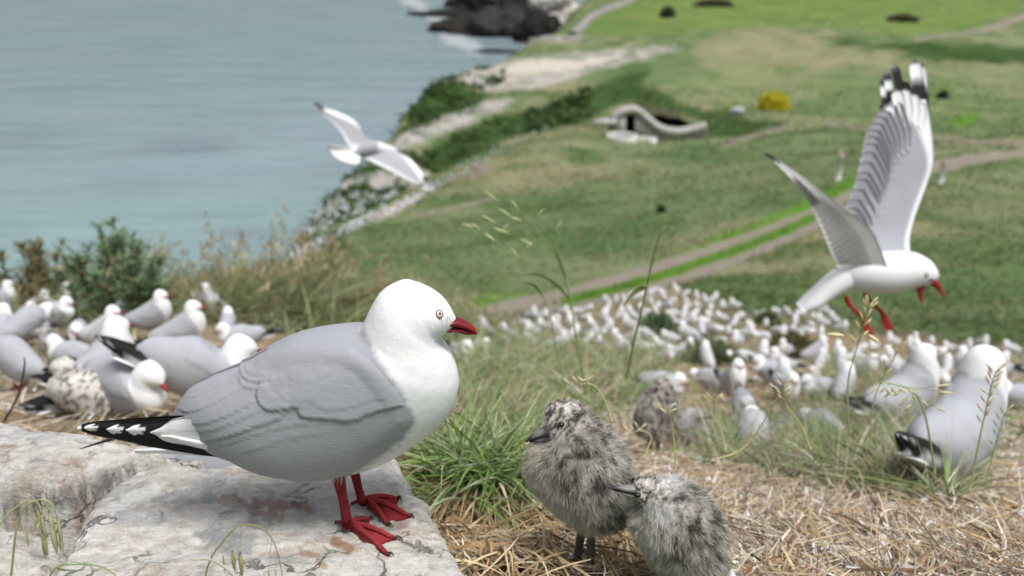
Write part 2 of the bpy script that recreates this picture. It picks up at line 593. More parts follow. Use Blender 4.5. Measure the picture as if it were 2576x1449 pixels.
NESTL = [(-400, 790), (60, 780), (330, 800), (420, 835), (560, 800), (700, 830), (1100, 900), (1100, 1500), (-400, 1500)]


def softp(X, Y, pts, w, jit):
    return sstep(-w, w, poly_sd(X + jit[0] * w, Y + jit[1] * w, pts))


def cover(p):
    """ground colour at hillside points, linear"""
    X, Y, d = proj(p)
    x, y = p[..., 0], p[..., 1]
    j = ((fbm(np.stack([x / 0.9, y / 0.7], -1), 3) - .5) * 4, (fbm(np.stack([x / 0.9 + 50, y / 0.7], -1), 3) - .5) * 4)
    j2 = ((fbm(np.stack([x / 4, y / 3.], -1), 4) - .5) * 5, (fbm(np.stack([x / 4 + 50, y / 3.], -1), 4) - .5) * 5)
    n1 = fbm(np.stack([x / 2.6 + 3, y / 4.2], -1), 5)
    n2 = fbm(np.stack([x / 8.0 + 13, y / 13.0], -1), 4)
    n3 = fbm(np.stack([x / 0.5 + 7, y / 0.4], -1), 3)
    mixc = lambda c, k, m: c + (k - c) * np.clip(m, 0, 1)[..., None]
    c = np.broadcast_to(OLIVE, x.shape + (3,)).copy()
    c = mixc(c, OLIVE2, sstep(.42, .62, n1))
    c = mixc(c, TAN, sstep(.50, .68, n2) * .55)
    c = mixc(c, C(.075, .128, .042), sstep(.52, .36, n1) * .7)
    c = mixc(c, BROWN, sstep(.60, .72, n2 * .5 + n1 * .5) * .35)
    c = mixc(c, C(.085, .145, .055), sstep(.54, .40, fbm(np.stack([x / 16.0 + 3, y / 20.0], -1), 3)) * .55)
    far = d > 18
    # dry brow beyond the shelter
    c = mixc(c, TAN * 1.05, softp(X, Y, [(1750, 110), (1860, 84), (2010, 84), (2060, 110), (2250, 150), (2400, 172), (2250, 180), (2000, 150), (1850, 180), (1750, 150)], 24, j2) * .5 * far)
    c = mixc(c, C(.15, .21, .085), softp(X, Y, [(1650, 200), (1850, 160), (2100, 190), (2576, 200), (2700, 330), (2300, 330), (2000, 280), (1800, 270)], 25, j2) * .45 * far)
    for i_, q in enumerate(LUSHP): c = mixc(c, (LUSH if i_ != 1 else C(.115, .178, .045)) * (0.75 + .5 * n1[..., None]) + (C(.035, .022, .01) * sstep(.45, .65, n2)[..., None] if i_ == 1 else 0), softp(X, Y, q, 9, j2) * .9 * (d > 9))
    for q in DARKP: c = mixc(c, DARK * (0.7 + .9 * n1[..., None]), softp(X, Y, q, 9, j2) * .92 * far)
    for q in BAREP: c = mixc(c, BARE * (0.75 + .5 * n3[..., None]), softp(X, Y, q, 6, j2) * (.35 + .65 * sstep(.42, .54, .5 * n1 + .5 * fbm(np.stack([x / 1.3, y / 2.6], -1), 3))) * far)
    for q in SANDP: c = mixc(c, C(.52, .47, .40), softp(X, Y, q, 4, j2) * far)
    # earth cut behind the shelter
    c = mixc(c, C(.075, .055, .042), softp(X, Y, [(1590, 268), (1640, 262), (1700, 285), (1740, 320), (1660, 320), (1620, 290)], 8, j2) * .8 * far)
    # the track and the small paths
    wide = np.clip(17 - (X - 1400) * 0.0085, 7, 18)
    for q, k in ((RUT_A, 1.0), (RUT_B, 1.15)):
        dd, _, _ = poly_dist(X, Y, q)
        c = mixc(c, TRACK * (0.85 + .3 * n3[..., None]), sstep(1.12, .8, (dd + j[0] * 2.5) / (wide * k)) * (d > 11))
    dd, _, _ = poly_dist(X, Y, [(1420, 757), (1560, 724), (1700, 682), (1850, 630), (1970, 583), (2040, 548)])
    c = mixc(c, LUSH * .8, sstep(1.2, .7, (dd + j[0] * 2) / 12) * (d > 11))
    for q, w in PATHS:
        dd, _, _ = poly_dist(X, Y, q)
        c = mixc(c, TRACK, sstep(1.3, .6, (dd + j2[0] * .6) / w) * .85 * far)
    # trodden straw round the nests
    nest = np.maximum(softp(X, Y, NESTP, 10, j), softp(X, Y, NESTL, 14, j)) * (d < 16)
    sc = STRAWC * (.75 + .55 * n3[..., None])
    sc = sc + (C(.40, .34, .27) - sc) * sstep(.5, .62, fbm(np.stack([x / .8, y / .6], -1), 3))[..., None] * .7
    sc = sc + (C(.15, .155, .075) - sc) * sstep(.47, .60, fbm(np.stack([x / 1.1 + 5, y / .8], -1), 3))[..., None] * .75
    c = mixc(c, sc, nest)
    # bare rock and earth on the falling side
    de, sd, _ = poly_dist(x, y, EDGE)
    s = de * sd
    cl = sstep(0.02, 0.06, s / np.maximum(y, 4) + (n1 - .5) * .06) * (y > 20)
    c = mixc(c, C(.13, .115, .10) * (.6 + .8 * n3[..., None]), cl)
    return c


def build_hillside():
    ts = np.concatenate([np.linspace(-1.3, -0.64, 34, endpoint=False), np.linspace(-0.64, 0.64, 470), np.linspace(0.64, 1.3, 34)[1:]])
    ls = np.exp(np.concatenate([np.linspace(math.log(0.3), math.log(420), 500), np.linspace(math.log(420), math.log(2500), 16)[1:]]))
    T, Yg = np.meshgrid(ts, ls)
    Xg = T * Yg
    Z = ground(Xg, Yg)
    v = np.stack([Xg, Yg, Z], -1)
    col = cover(v)
    nu, nv = T.shape
    back = v[0].copy(); back[:, 1] -= 1.5; back[:, 0] *= 4; back[:, 2] += 0.0
    vv = np.concatenate([v.reshape(-1, 3), back]); cc = np.concatenate([col.reshape(-1, 3), col[0]])
    f = grid_faces(nu, nv)[:, ::-1]
    k = nu * nv; a = np.arange(nv - 1)
    f = np.concatenate([f, np.stack([k + a, k + a + 1, a + 1, a], -1)])
    keep = (vv[f][:, :, 2].max(1) > SEA - 3.5)
    m = mat_attr('turf', 0.95, 0.08, 0.22, 9.0, 0.0)
    n, l = m.node_tree.nodes, m.node_tree.links
    t = n.new('ShaderNodeTexNoise'); t.inputs['Scale'].default_value = 5; t.inputs['Detail'].default_value = 6
    g = n.new('ShaderNodeNewGeometry'); l.new(g.outputs['Position'], t.inputs['Vector'])
    bm = n.new('ShaderNodeBump'); bm.inputs['Strength'].default_value = .6; bm.inputs['Distance'].default_value = .05
    l.new(t.outputs['Fac'], bm.inputs['Height']); l.new(bm.outputs[0], n['Principled BSDF'].inputs['Normal'])
    o = link('hillside', new_mesh('hillside', vv, f[keep], cc, True, m))
    tag(o, 'grassy headland falling to the cliff edge above the sea', kind='structure')


build_hillside()


# ------------------------------------------------------------------ sea
def build_sea():
    ts = np.concatenate([np.linspace(-3, -0.66, 20, endpoint=False), np.linspace(-0.66, 0.35, 240), np.linspace(0.35, 3, 20)[1:]])
    ls = np.exp(np.linspace(math.log(25), math.log(6000), 200))
    T, Yg = np.meshgrid(ts, ls); Xg = T * Yg
    v = np.stack([Xg, Yg, np.full_like(Xg, SEA)], -1)
    X, Y, d = proj(v)
    n = fbm(np.stack([Xg / 14, Yg / 9], -1), 4); n2 = fbm(np.stack([Xg / 60, Yg / 30], -1), 3)
    c = np.broadcast_to(C(.215, .31, .32), v.shape).copy()
    c = c + (C(.25, .31, .365) - c) * sstep(.38, .62, n2)[..., None] * .6
    for q, w in (((470, 368, 150, 26), 1.0), ((600, 590, 80, 20), 1.0), ((60, 350, 120, 18), .6), ((1180, 60, 60, 20), .5)):
        e = np.sqrt(((X - q[0]) / q[2]) ** 2 + ((Y - q[1]) / q[3]) ** 2) + (n - .5) * 1.2
        c = c + (C(.17, .19, .24) - c) * (sstep(1.3, .2, e) * .6 * w)[..., None]
    foam = np.zeros(X.shape)
    for q in ([(1020, -6), (1060, 20), (1100, 48), (1130, 70)], [(1120, 95), (1160, 108), (1200, 120)]):
        dd, _, _ = poly_dist(X, Y, q)
        foam = np.maximum(foam, sstep(14, 4, dd + (n - .5) * 60) * .5)
    c = c + (C(.78, .8, .82) - c) * foam[..., None]
    m = mat_attr('sea_water', 0.16, 0.5, 0.08, 0.05)
    nn, l = m.node_tree.nodes, m.node_tree.links
    b = nn['Principled BSDF']; b.inputs['IOR'].default_value = 1.33
    g = nn.new('ShaderNodeNewGeometry')
    mp = nn.new('ShaderNodeMapping'); mp.inputs['Scale'].default_value = (0.35, 1.0, 1.0); mp.inputs['Rotation'].default_value = (0, 0, .12)
    l.new(g.outputs['Position'], mp.inputs['Vector'])
    hs = None
    for sc, w in ((0.16, 1.0), (0.9, .35), (3.0, .12)):
        t = nn.new('ShaderNodeTexNoise'); t.inputs['Scale'].default_value = sc; t.inputs['Detail'].default_value = 3
        l.new(mp.outputs[0], t.inputs['Vector'])
        mu = nn.new('ShaderNodeMath'); mu.operation = 'MULTIPLY'; mu.inputs[1].default_value = w
        l.new(t.outputs['Fac'], mu.inputs[0])
        if hs is None: hs = mu.outputs[0]
        else:
            ad = nn.new('ShaderNodeMath'); ad.operation = 'ADD'; l.new(hs, ad.inputs[0]); l.new(mu.outputs[0], ad.inputs[1]); hs = ad.outputs[0]
    bm = nn.new('ShaderNodeBump'); bm.inputs['Strength'].default_value = .55; bm.inputs['Distance'].default_value = 1.0
    l.new(hs, bm.inputs['Height']); l.new(bm.outputs[0], b.inputs['Normal'])
    o = link('sea', new_mesh('sea', v.reshape(-1, 3), grid_faces(*T.shape)[:, ::-1], c.reshape(-1, 3), True, m))
    tag(o, 'calm grey green sea with wind streaks', kind='structure')


build_sea()


# ------------------------------------------------------------------ mown and rough grass on the slope (real blades, uncountable)
def build_slope_grass():
    n = 90000
    X = rng.uniform(640, 2640, n); Yp = rng.uniform(-0.02, 1, n)
    t = rng.uniform(-.62, .62, n)
    y = np.exp(rng.uniform(math.log(7.5), math.log(130), n))
    x = t * y
    z = ground(x, y)
    p = np.stack([x, y, z], -1)
    d, sd, _ = poly_dist(x, y, EDGE)
    PX, PY, dep = proj(p)
    ok = (d * sd < -0.02 * y) & (PX > 560) & (PX < 2700) & (PY > -60) & (PY < 1000)
    da, _, _ = poly_dist(PX, PY, RUT_A); db, _, _ = poly_dist(PX, PY, RUT_B)
    w = np.clip(17 - (PX - 1400) * 0.0085, 7, 18)
    ok &= (da > w * .95) & (db > w * .95)
    for q in BAREP: ok &= ~(in_poly(PX, PY, q) & (rng.random(n) < .8))
    ok &= ~(in_poly(PX, PY, NESTP) & (rng.random(n) < .85) & (dep < 16))
    clump = fbm(np.stack([x / 1.2, y / 1.9], -1), 3)
    ok &= rng.random(n) < sstep(.30, .62, clump) + .25
    p = p[ok]; y = y[ok]; n = len(p); clump = clump[ok]
    c = cover(p) * rng.uniform(.85, 1.4, (n, 1))
    dry = rng.random(n) < .14
    c[dry] = C(.30, .26, .14) * rng.uniform(.7, 1.2, (dry.sum(), 1))
    L = (0.10 + 0.0030 * y) * rng.uniform(.6, 1.4, n) * (.5 + .8 * clump)
    dirn = np.stack([rng.normal(0, .55, n), rng.normal(0, .55, n), np.ones(n)], -1)
    bend = np.stack([rng.normal(.25, .3, n), rng.normal(0, .3, n), rng.uniform(-.6, -.1, n)], -1)
    v, f, cc = blades(p - [0, 0, .02], dirn, L, .010 + .0016 * y, bend, 2, .9, c, .3)
    o = link('slope_grass', new_mesh('slope_grass', v, f, cc, True, M_BLADE))
    tag(o, 'rough olive grass on the hillside beside the track', kind='stuff')


build_slope_grass()


def build_cliff_scrub():
    """dark low scrub hanging on the cliff edge: rough clumps that break its outline"""
    n = 42000
    t = rng.uniform(-.36, .08, n); y = np.exp(rng.uniform(math.log(24), math.log(150), n))
    x = t * y
    z = ground(x, y)
    p = np.stack([x, y, z], -1)
    X, Y, d = proj(p)
    d_, sd, _ = poly_dist(x, y, EDGE)
    s = d_ * sd
    clump = fbm(np.stack([x / 2.2, y / 3.2], -1), 3)
    near_edge = (s > -.06 * y) & (s < .05 * y) & (clump > .50) & (rng.random(n) < .7)
    ok = near_edge.copy()
    for q in DARKP[1:4]: ok |= in_poly(X, Y, q) & (clump > .44)
    for q in BAREP: ok &= ~(in_poly(X, Y, q) & (clump < .56))
    p, y, clump = p[ok], y[ok], clump[ok]; n = len(p)
    c = lerp3_(np.broadcast_to(DARK * 1.1, (n, 3)).copy(), C(.075, .125, .035), rng.random(n) ** 2) * rng.uniform(.6, 1.4, (n, 1))
    dirn = np.stack([rng.normal(0, .6, n), rng.normal(0, .6, n), np.ones(n)], -1)
    v, f, cc = blades(p - [0, 0, .1], dirn, .006 * y * rng.uniform(.5, 1.6, n) * (.3 + 1.5 * sstep(.44, .66, clump)), .004 * y, np.stack([rng.normal(0, .3, n), rng.normal(0, .3, n), -.3 * np.ones(n)], -1), 2, .9, c, .4)
    tag(link('cliff_scrub', new_mesh('cliff_scrub', v, f, cc, True, M_BLADE)), 'dark low scrub clinging to the cliff edge', kind='stuff')


lerp3_ = lambda c, k, f: c + (np.asarray(k) - c) * f[..., None]
build_cliff_scrub()
# ================================================================== the limestone blocks in the foreground
BVH = {}


def rock_material():
    m = mat_attr('weathered_stone', 0.85, 0.2)
    n, l = m.node_tree.nodes, m.node_tree.links
    b = n['Principled BSDF']
    tc = n.new('ShaderNodeTexCoord'); vec = tc.outputs['Object']
    col = n['Attribute'].outputs['Color']

    def noise(sc, det=6, rough=.6, dist=0.0, vec_=None):
        t = n.new('ShaderNodeTexNoise'); t.inputs['Scale'].default_value = sc; t.inputs['Detail'].default_value = det
        t.inputs['Roughness'].default_value = rough; t.inputs['Distortion'].default_value = dist
        l.new(vec_ or vec, t.inputs['Vector']); return t.outputs['Fac']

    def ramp(x, a, c):
        r = n.new('ShaderNodeMapRange'); r.inputs['From Min'].default_value = a; r.inputs['From Max'].default_value = c
        r.clamp = True; l.new(x, r.inputs['Value']); return r.outputs[0]

    def mix(c, k, f):
        x = n.new('ShaderNodeMix'); x.data_type = 'RGBA'
        l.new(f, x.inputs['Factor']); l.new(c, x.inputs['A'])
        if isinstance(k, tuple): x.inputs['B'].default_value = k + (1,)
        else: l.new(k, x.inputs['B'])
        return x.outputs['Result']

    def mul(f, k):
        x = n.new('ShaderNodeMath'); x.operation = 'MULTIPLY'; l.new(f, x.inputs[0]); x.inputs[1].default_value = k; return x.outputs[0]
    mp = n.new('ShaderNodeMapping'); mp.inputs['Scale'].default_value = (0.8, 1.25, 1.25); mp.inputs['Rotation'].default_value = (0, 0, -.35)
    l.new(vec, mp.inputs['Vector']); sv = mp.outputs[0]
    col = mix(col, (.62, .58, .525), mul(ramp(noise(24, 8, .7, 1.2, sv), .47, .60), .85))
    col = mix(col, (.80, .785, .76), mul(ramp(noise(38, 8, .75, 1.2, sv), .49, .58), .75))
    col = mix(col, (.38, .37, .37), mul(ramp(noise(64, 9, .8, 1.4, sv), .58, .66), .7))
    col = mix(col, (.70, .66, .55), mul(ramp(noise(22, 5, .6, .5), .60, .72), .6))
    col = mix(col, (.58, .44, .345), mul(ramp(noise(15, 7, .65, 1.0, sv), .55, .64), .75))
    col = mix(col, (.10, .095, .09), mul(ramp(noise(170, 6, .8), .56, .63), .42))
    col = mix(col, (.80, .79, .77), mul(ramp(noise(120, 6, .8, 1.0), .53, .59), .8))
    vo = n.new('ShaderNodeTexVoronoi'); vo.feature = 'DISTANCE_TO_EDGE'; vo.inputs['Scale'].default_value = 17
    wv = n.new('ShaderNodeVectorMath'); wv.operation = 'MULTIPLY_ADD'
    nz = n.new('ShaderNodeTexNoise'); nz.inputs['Scale'].default_value = 40; nz.inputs['Detail'].default_value = 5; l.new(vec, nz.inputs['Vector'])
    l.new(nz.outputs['Color'], wv.inputs[0]); wv.inputs[1].default_value = (.05, .05, .05); l.new(vec, wv.inputs[2]); l.new(wv.outputs[0], vo.inputs['Vector'])
    ck = n.new('ShaderNodeMapRange'); l.new(vo.outputs['Distance'], ck.inputs['Value']); ck.inputs['From Min'].default_value = .035; ck.inputs['From Max'].default_value = .012
    cm = n.new('ShaderNodeMath'); cm.operation = 'MULTIPLY'; l.new(ck.outputs[0], cm.inputs[0]); l.new(ramp(noise(11, 3, .5), .50, .60), cm.inputs[1])
    mk = n.new('ShaderNodeAttribute'); mk.attribute_name = 'Mark'
    grain = n.new('ShaderNodeVectorMath'); grain.operation = 'SCALE'
    gr = n.new('ShaderNodeMapRange'); l.new(noise(150, 6, .7), gr.inputs['Value']); gr.inputs['From Min'].default_value = .3; gr.inputs['From Max'].default_value = .7; gr.inputs['To Min'].default_value = .75; gr.inputs['To Max'].default_value = 1.15
    l.new(n['Attribute'].outputs['Color'], grain.inputs[0]); l.new(gr.outputs[0], grain.inputs['Scale'])
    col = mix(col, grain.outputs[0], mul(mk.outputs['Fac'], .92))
    col = mix(col, (.13, .12, .11), mul(cm.outputs[0], .8))
    l.new(col, b.inputs['Base Color'])
    h1 = noise(75, 9, .75, .6, sv)
    h2 = noise(300, 4, .6)
    ad = n.new('ShaderNodeMath'); ad.operation = 'MULTIPLY_ADD'; l.new(h2, ad.inputs[0]); ad.inputs[1].default_value = .22; l.new(h1, ad.inputs[2])
    sb = n.new('ShaderNodeMath'); sb.operation = 'MULTIPLY_ADD'; l.new(cm.outputs[0], sb.inputs[0]); sb.inputs[1].default_value = -.5; l.new(ad.outputs[0], sb.inputs[2])
    bm = n.new('ShaderNodeBump'); bm.inputs['Strength'].default_value = 1.0; bm.inputs['Distance'].default_value = .0075
    l.new(sb.outputs[0], bm.inputs['Height']); l.new(bm.outputs[0], b.inputs['Normal'])
    return m


M_ROCK = rock_material()


def rock_block(name, outline_px, z0, slope, label, res=0.0035, rnd=0.02, rough=0.010, seed=0.0, dome=0.0, marks=(), steep=3.2, depth=0.12, tint=(.74, .71, .665), near_extra=None):
    """a block with an uneven top: outline read off the photograph at the level of its top, sides falling into the ground"""
    q = on_level(np.array([a for a, _ in outline_px], float), np.array([b for _, b in outline_px], float), z0)[:, :2]
    if near_extra is not None:
        q = np.concatenate([q, np.asarray(near_extra, float)])
    lo, hi = q.min(0) - .07, q.max(0) + .07
    xs = np.arange(lo[0], hi[0], res); ys = np.arange(lo[1], hi[1], res)
    Xg, Yg = np.meshgrid(xs, ys)
    pn = np.stack([Xg, Yg, np.full_like(Xg, seed)], -1)
    sd = poly_sd(Xg, Yg, q) + (fbm(pn * 28, 4) - .5) * .011 + (fbm(pn * 110, 3) - .5) * .007
    cx, cy = q.mean(0)
    z = z0 + (fbm(pn * 4.5 + 3, 3) - .5) * rough * 2.2 + slope[0] * (Xg - cx) + slope[1] * (Yg - cy) + dome * sstep(0, .12, sd)
    strat = fbm(np.stack([(Xg * .8 + Yg * .5) * 16, (Yg - .35 * Xg) * 42, np.full_like(Xg, seed)], -1), 5)
    z = z + (fbm(pn * 9, 4) - .5) * rough * 3.2 + (strat - .5) * rough * .8 + (fbm(pn * 90, 4) - .5) * .0055
    crack = np.abs(fbm(pn * 13 + 5, 3) - .5)
    z = z - .006 * sstep(.022, 0, crack) * (fbm(pn * 5 + 2, 2) > .48)
    a = np.clip(sd, 0, rnd)
    drop = np.where(sd > 0, (1 - np.sqrt(np.clip(1 - (1 - a / rnd) ** 2, 0, 1))) * rnd * .8, rnd * .8 + (-sd) * steep)
    z = z - drop
    col = np.broadcast_to(np.array(tint), Xg.shape + (3,)).copy()
    mark = np.zeros(Xg.shape)
    v = np.stack([Xg, Yg, z], -1)
    PX, PY, _ = proj(v)
    jx = (fbm(pn * 70, 3) - .5) * 40; jy = (fbm(pn * 70 + 9, 3) - .5) * 26
    for sc_, th_, kk_ in ((16, .60, (.50, .51, .53)), (22, .61, (.73, .715, .69)), (19, .62, (.45, .36, .30)), (24, .63, (.66, .63, .555)), (30, .62, (.45, .435, .42))):
        f = sstep(th_, th_ + .05, fbm(pn * sc_ + 11 * sc_, 5)) * (.55 + .45 * (fbm(pn * 150, 3) > .46))
        col = col + (np.array(kk_) - col) * f[..., None]; mark = np.maximum(mark, f * .6)
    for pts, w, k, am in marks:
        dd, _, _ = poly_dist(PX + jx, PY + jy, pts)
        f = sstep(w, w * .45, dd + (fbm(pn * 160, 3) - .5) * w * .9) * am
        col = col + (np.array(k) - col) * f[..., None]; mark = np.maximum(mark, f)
    k = np.full(Xg.shape, True)
    keep_v = sd > -depth / 1.0
    f = grid_faces(*Xg.shape)
    f = f[keep_v.ravel()[f].all(1)]
    used = np.unique(f); remap = -np.ones(Xg.size, int); remap[used] = np.arange(len(used))
    vv = v.reshape(-1, 3)[used]; ff = remap[f]
    base = np.array([cx, cy, z0 - .08])
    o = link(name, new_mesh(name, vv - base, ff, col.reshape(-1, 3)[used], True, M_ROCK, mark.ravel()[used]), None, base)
    tag(o, label, 'rock', 'pale rock blocks in the foreground')
    tri = np.concatenate([ff[:, [0, 1, 2]], ff[:, [0, 2, 3]]])
    BVH[label] = BVHTree.FromPolygons(vv.tolist(), tri.tolist())
    return BVH[label]


WHITE_ = (.86, .855, .84)
ROCK_MAIN = rock_block('rock', [(60, 1600), (110, 1470), (172, 1375), (206, 1312), (244, 1246), (292, 1202), (344, 1180), (420, 1168), (500, 1180), (560, 1172), (600, 1160), (700, 1150), (860, 1140), (990, 1140),
                                 (1022, 1180), (1038, 1235), (1082, 1268), (1108, 1330), (1140, 1395), (1178, 1455), (1210, 1600)], -0.522, (0.0, -0.02),
    'pale grey rock slab the big gull stands on, streaked with white droppings', steep=7.0, depth=.035, res=0.0021, rnd=0.016, rough=0.009, seed=.3, marks=(
        ([(160, 1380), (215, 1340), (265, 1300), (310, 1262), (350, 1243), (400, 1232)], 17, WHITE_, .95),
        ([(540, 1245), (600, 1235), (640, 1228)], 8, WHITE_, .8),
        ([(440, 1180), (500, 1215), (470, 1195)], 16, (.70, .69, .67), .6),
        ([(640, 1262), (720, 1270), (780, 1280)], 17, (.44, .29, .225), .85),
        ([(560, 1255), (640, 1285), (700, 1300)], 15, (.46, .34, .28), .7),
        ([(840, 1358), (880, 1380)], 18, (.40, .23, .135), .95), ([(760, 1380), (790, 1400), (830, 1420)], 12, (.42, .26, .17), .8),
        ([(820, 1335), (850, 1345)], 11, WHITE_, .8),
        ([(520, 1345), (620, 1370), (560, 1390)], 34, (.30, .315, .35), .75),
        ([(430, 1440), (520, 1400), (640, 1440)], 20, (.72, .70, .67), .7)))
ROCK_BACK = rock_block('rock', [(-260, 1050), (-60, 1052), (0, 1056), (60, 1066), (120, 1078), (230, 1092), (320, 1106), (390, 1122), (408, 1130), (366, 1138), (318, 1148), (262, 1164), (218, 1190), (180, 1210), (120, 1222), (0, 1216), (-260, 1224)], -0.500, (0.0, 0.0),
    'pale rock behind the slab, under the big gull\'s wing tips', res=0.0028, rnd=0.012, rough=0.008, seed=4.1, steep=7.0, depth=.035, marks=(
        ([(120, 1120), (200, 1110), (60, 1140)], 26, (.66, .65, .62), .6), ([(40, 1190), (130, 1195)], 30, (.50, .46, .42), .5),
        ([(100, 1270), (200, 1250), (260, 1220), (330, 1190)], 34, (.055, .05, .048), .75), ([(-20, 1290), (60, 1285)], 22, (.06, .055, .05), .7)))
ROCK_LOW = rock_block('rock', [(-260, 1330), (-60, 1322), (40, 1318), (110, 1325), (150, 1345), (165, 1380), (140, 1440), (100, 1520), (60, 1640), (-260, 1700)], -0.555, (0.0, .03),
    'rough low grey rock in the near corner, behind drooping grass heads', res=0.003, rnd=0.02, rough=0.014, seed=8.7, tint=(.66, .62, .58), marks=(
        ([(60, 1360), (100, 1400)], 25, (.30, .26, .23), .6),))
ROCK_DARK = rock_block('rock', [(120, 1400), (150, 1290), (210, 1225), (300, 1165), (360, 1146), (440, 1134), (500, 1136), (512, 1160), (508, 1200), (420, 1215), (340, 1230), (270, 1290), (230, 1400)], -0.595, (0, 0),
    'small dark blackened rock, widened to paint the shade in the gap between the two pale blocks', res=0.003, rnd=0.02, rough=0.02, seed=12.1, tint=(.10, .09, .08))  # real dark rock, enlarged as filler; its tint stands in for the crack's shade


def on_rock(X, Y, default=-0.525, lift=0.0):
    r = ray(np.atleast_1d(X), np.atleast_1d(Y))
    out = np.zeros((len(r), 3))
    for i, q in enumerate(r):
        h = ROCK_MAIN.ray_cast(Vector((0, 0, 0)), Vector(q.tolist()).normalized())
        out[i] = np.array(h[0]) if h[0] is not None else q * (default / q[2])
    out[:, 2] += lift
    return out
# ================================================================== the red-billed gull: body traced in its own plane, given its own width
GY = 0.80                       # the plane the big gull stands in
GA = [(1150, 806), (1144, 792), (1133, 771), (1112, 745), (1079, 724), (1044, 711), (1014, 705.5), (985, 716), (960, 733), (943, 755), (929, 782), (918, 806), (906, 826),
      (880, 828), (848, 828), (815, 830), (780, 835), (740, 845), (700, 862), (660, 885), (622, 909), (586, 927), (550, 940), (516, 954), (486, 969), (462, 988), (444, 1012), (434, 1034), (432, 1050)]
GB = [(1124, 836), (1118, 839), (1113, 843), (1108, 848), (1106, 853), (1106, 858), (1108, 862), (1111, 866), (1114, 869), (1118, 873), (1123, 879), (1129, 886), (1137, 897),
      (1150, 930), (1155, 968), (1146, 1010), (1125, 1048), (1090, 1082), (1045, 1114), (990, 1148), (930, 1172), (866, 1189), (805, 1197), (750, 1194), (705, 1187), (665, 1175), (630, 1158), (585, 1148), (530, 1120)]
GW = [14, 27, 42, 56, 67, 75, 82, 88, 94, 100, 105, 110, 116, 124, 134, 140, 144, 147, 148, 146, 142, 135, 126, 114, 100, 84, 66, 48, 26]
PXM = GY / F_ / 0.9            # metres per photo unit in that plane, about
GREY = np.array([.325, .336, .368]); WHT = np.array([.80, .815, .835]); BLK = np.array([.018, .017, .018])
GREYP = [(902, 815), (915, 832), (934, 860), (954, 904), (980, 940), (1008, 983), (1029, 1021), (1045, 1054), (1040, 1078), (1017, 1104), (975, 1142), (930, 1170), (880, 1215), (700, 1260), (480, 1200), (380, 1100), (380, 960), (520, 820), (760, 770), (890, 790)]
WINGP = [(1003, 985), (1024, 1022), (1041, 1054), (1037, 1076), (1014, 1102), (972, 1140), (926, 1168), (880, 1215), (700, 1260), (560, 1190), (440, 1120), (380, 1080), (380, 960), (600, 905), (660, 878), (730, 862), (800, 858), (870, 866), (930, 900)]
_z = lambda pts: [(161 + a * .4167, 670.8 + b * .4167) for a, b in pts]
LAPS = [  # overlapping feather tracts: lower edge, proud height (mm), fade (photo units)
    (_z([(1240, 690), (1180, 720), (1162, 770), (1175, 825), (1230, 866), (1300, 866), (1400, 850), (1420, 895), (1470, 915), (1540, 918), (1640, 925), (1720, 930), (1800, 908), (1880, 872), (1990, 842), (2085, 836)]), 2.23, 57),
    (_z([(1100, 560), (1068, 600), (1068, 640), (1095, 678), (1150, 696), (1210, 692), (1290, 668)]), 1.51, 32),
    (_z([(1066, 640), (1056, 680), (1070, 715), (1110, 732), (1160, 738)]), 1.00, 25),
    (_z([(1130, 575), (1105, 610), (1120, 645), (1175, 660), (1250, 640)]), 0.76, 22),
    (_z([(640, 960), (690, 1030), (740, 1046), (840, 1054), (950, 1040), (1060, 1006), (1170, 966), (1290, 926), (1330, 880), (1400, 855)]), 1.61, 50),
    (_z([(660, 850), (740, 880), (850, 850), (960, 790), (1060, 740), (1150, 735)]), 0.92, 32),
    (_z([(650, 905), (740, 950), (860, 945), (980, 905), (1090, 850), (1165, 800)]), 1.00, 32),
    (_z([(655, 940), (760, 1000), (880, 995), (1000, 955), (1120, 900), (1230, 868)]), 0.84, 30),
    (_z([(700, 790), (800, 780), (900, 730), (1000, 665), (1060, 620)]), 0.76, 27),
    (_z([(1290, 760), (1330, 800), (1400, 815), (1480, 800), (1560, 770)]), 0.58, 32),
    (_z([(1480, 830), (1560, 860), (1650, 865), (1760, 840), (1880, 800), (1980, 790)]), 0.67, 30),
    (_z([(1330, 640), (1380, 690), (1460, 700), (1560, 670), (1650, 610)]), 0.50, 37),
    (_z([(880, 1048), (930, 1080), (1010, 1070), (1120, 1030), (1260, 990), (1420, 960), (1560, 950)]), 0.76, 35),
    (_z([(1040, 1130), (1150, 1110), (1300, 1060), (1480, 1020), (1700, 1000)]), 0.58, 42)]


def g3(px, y=None):
    a = np.array(px, float)
    return on_plane(a[:, 0], a[:, 1], GY if y is None else y)


_gA, _gB = fit_sections(GA, GB, np.array(GW) * PXM, GY)
GBASE = np.array([float(on_plane(880, 1325, GY)[0]), GY, -0.522])


def gull_grid(ns, nt, move=None):
    A, B = _gA.copy(), _gB.copy()
    g0 = loft(A, B, np.array(GW) * PXM, (0, 1, 0), ns, nt)
    if move is None:
        return g0, g0
    return g0, loft(move(A), move(B), np.array(GW) * PXM, (0, 1, 0), ns, nt)


def near_xy(g):
    """photo position of each surface point, far half mirrored on to the near one"""
    m = g.copy()
    m[..., 1] = GY - np.abs(m[..., 1] - GY)
    X, Y, _ = proj(m)
    return X, Y


def gull_colour(g):
    X, Y = near_xy(g)
    n = (fbm(g * 260, 3) - .5) * 30
    f = sstep(-11, 15, poly_sd(X + n * .8, Y + n * .5, GREYP))
    c = WHT + (GREY - WHT) * f[..., None]
    return c, X, Y


def outward(g):
    return grid_normals(g)


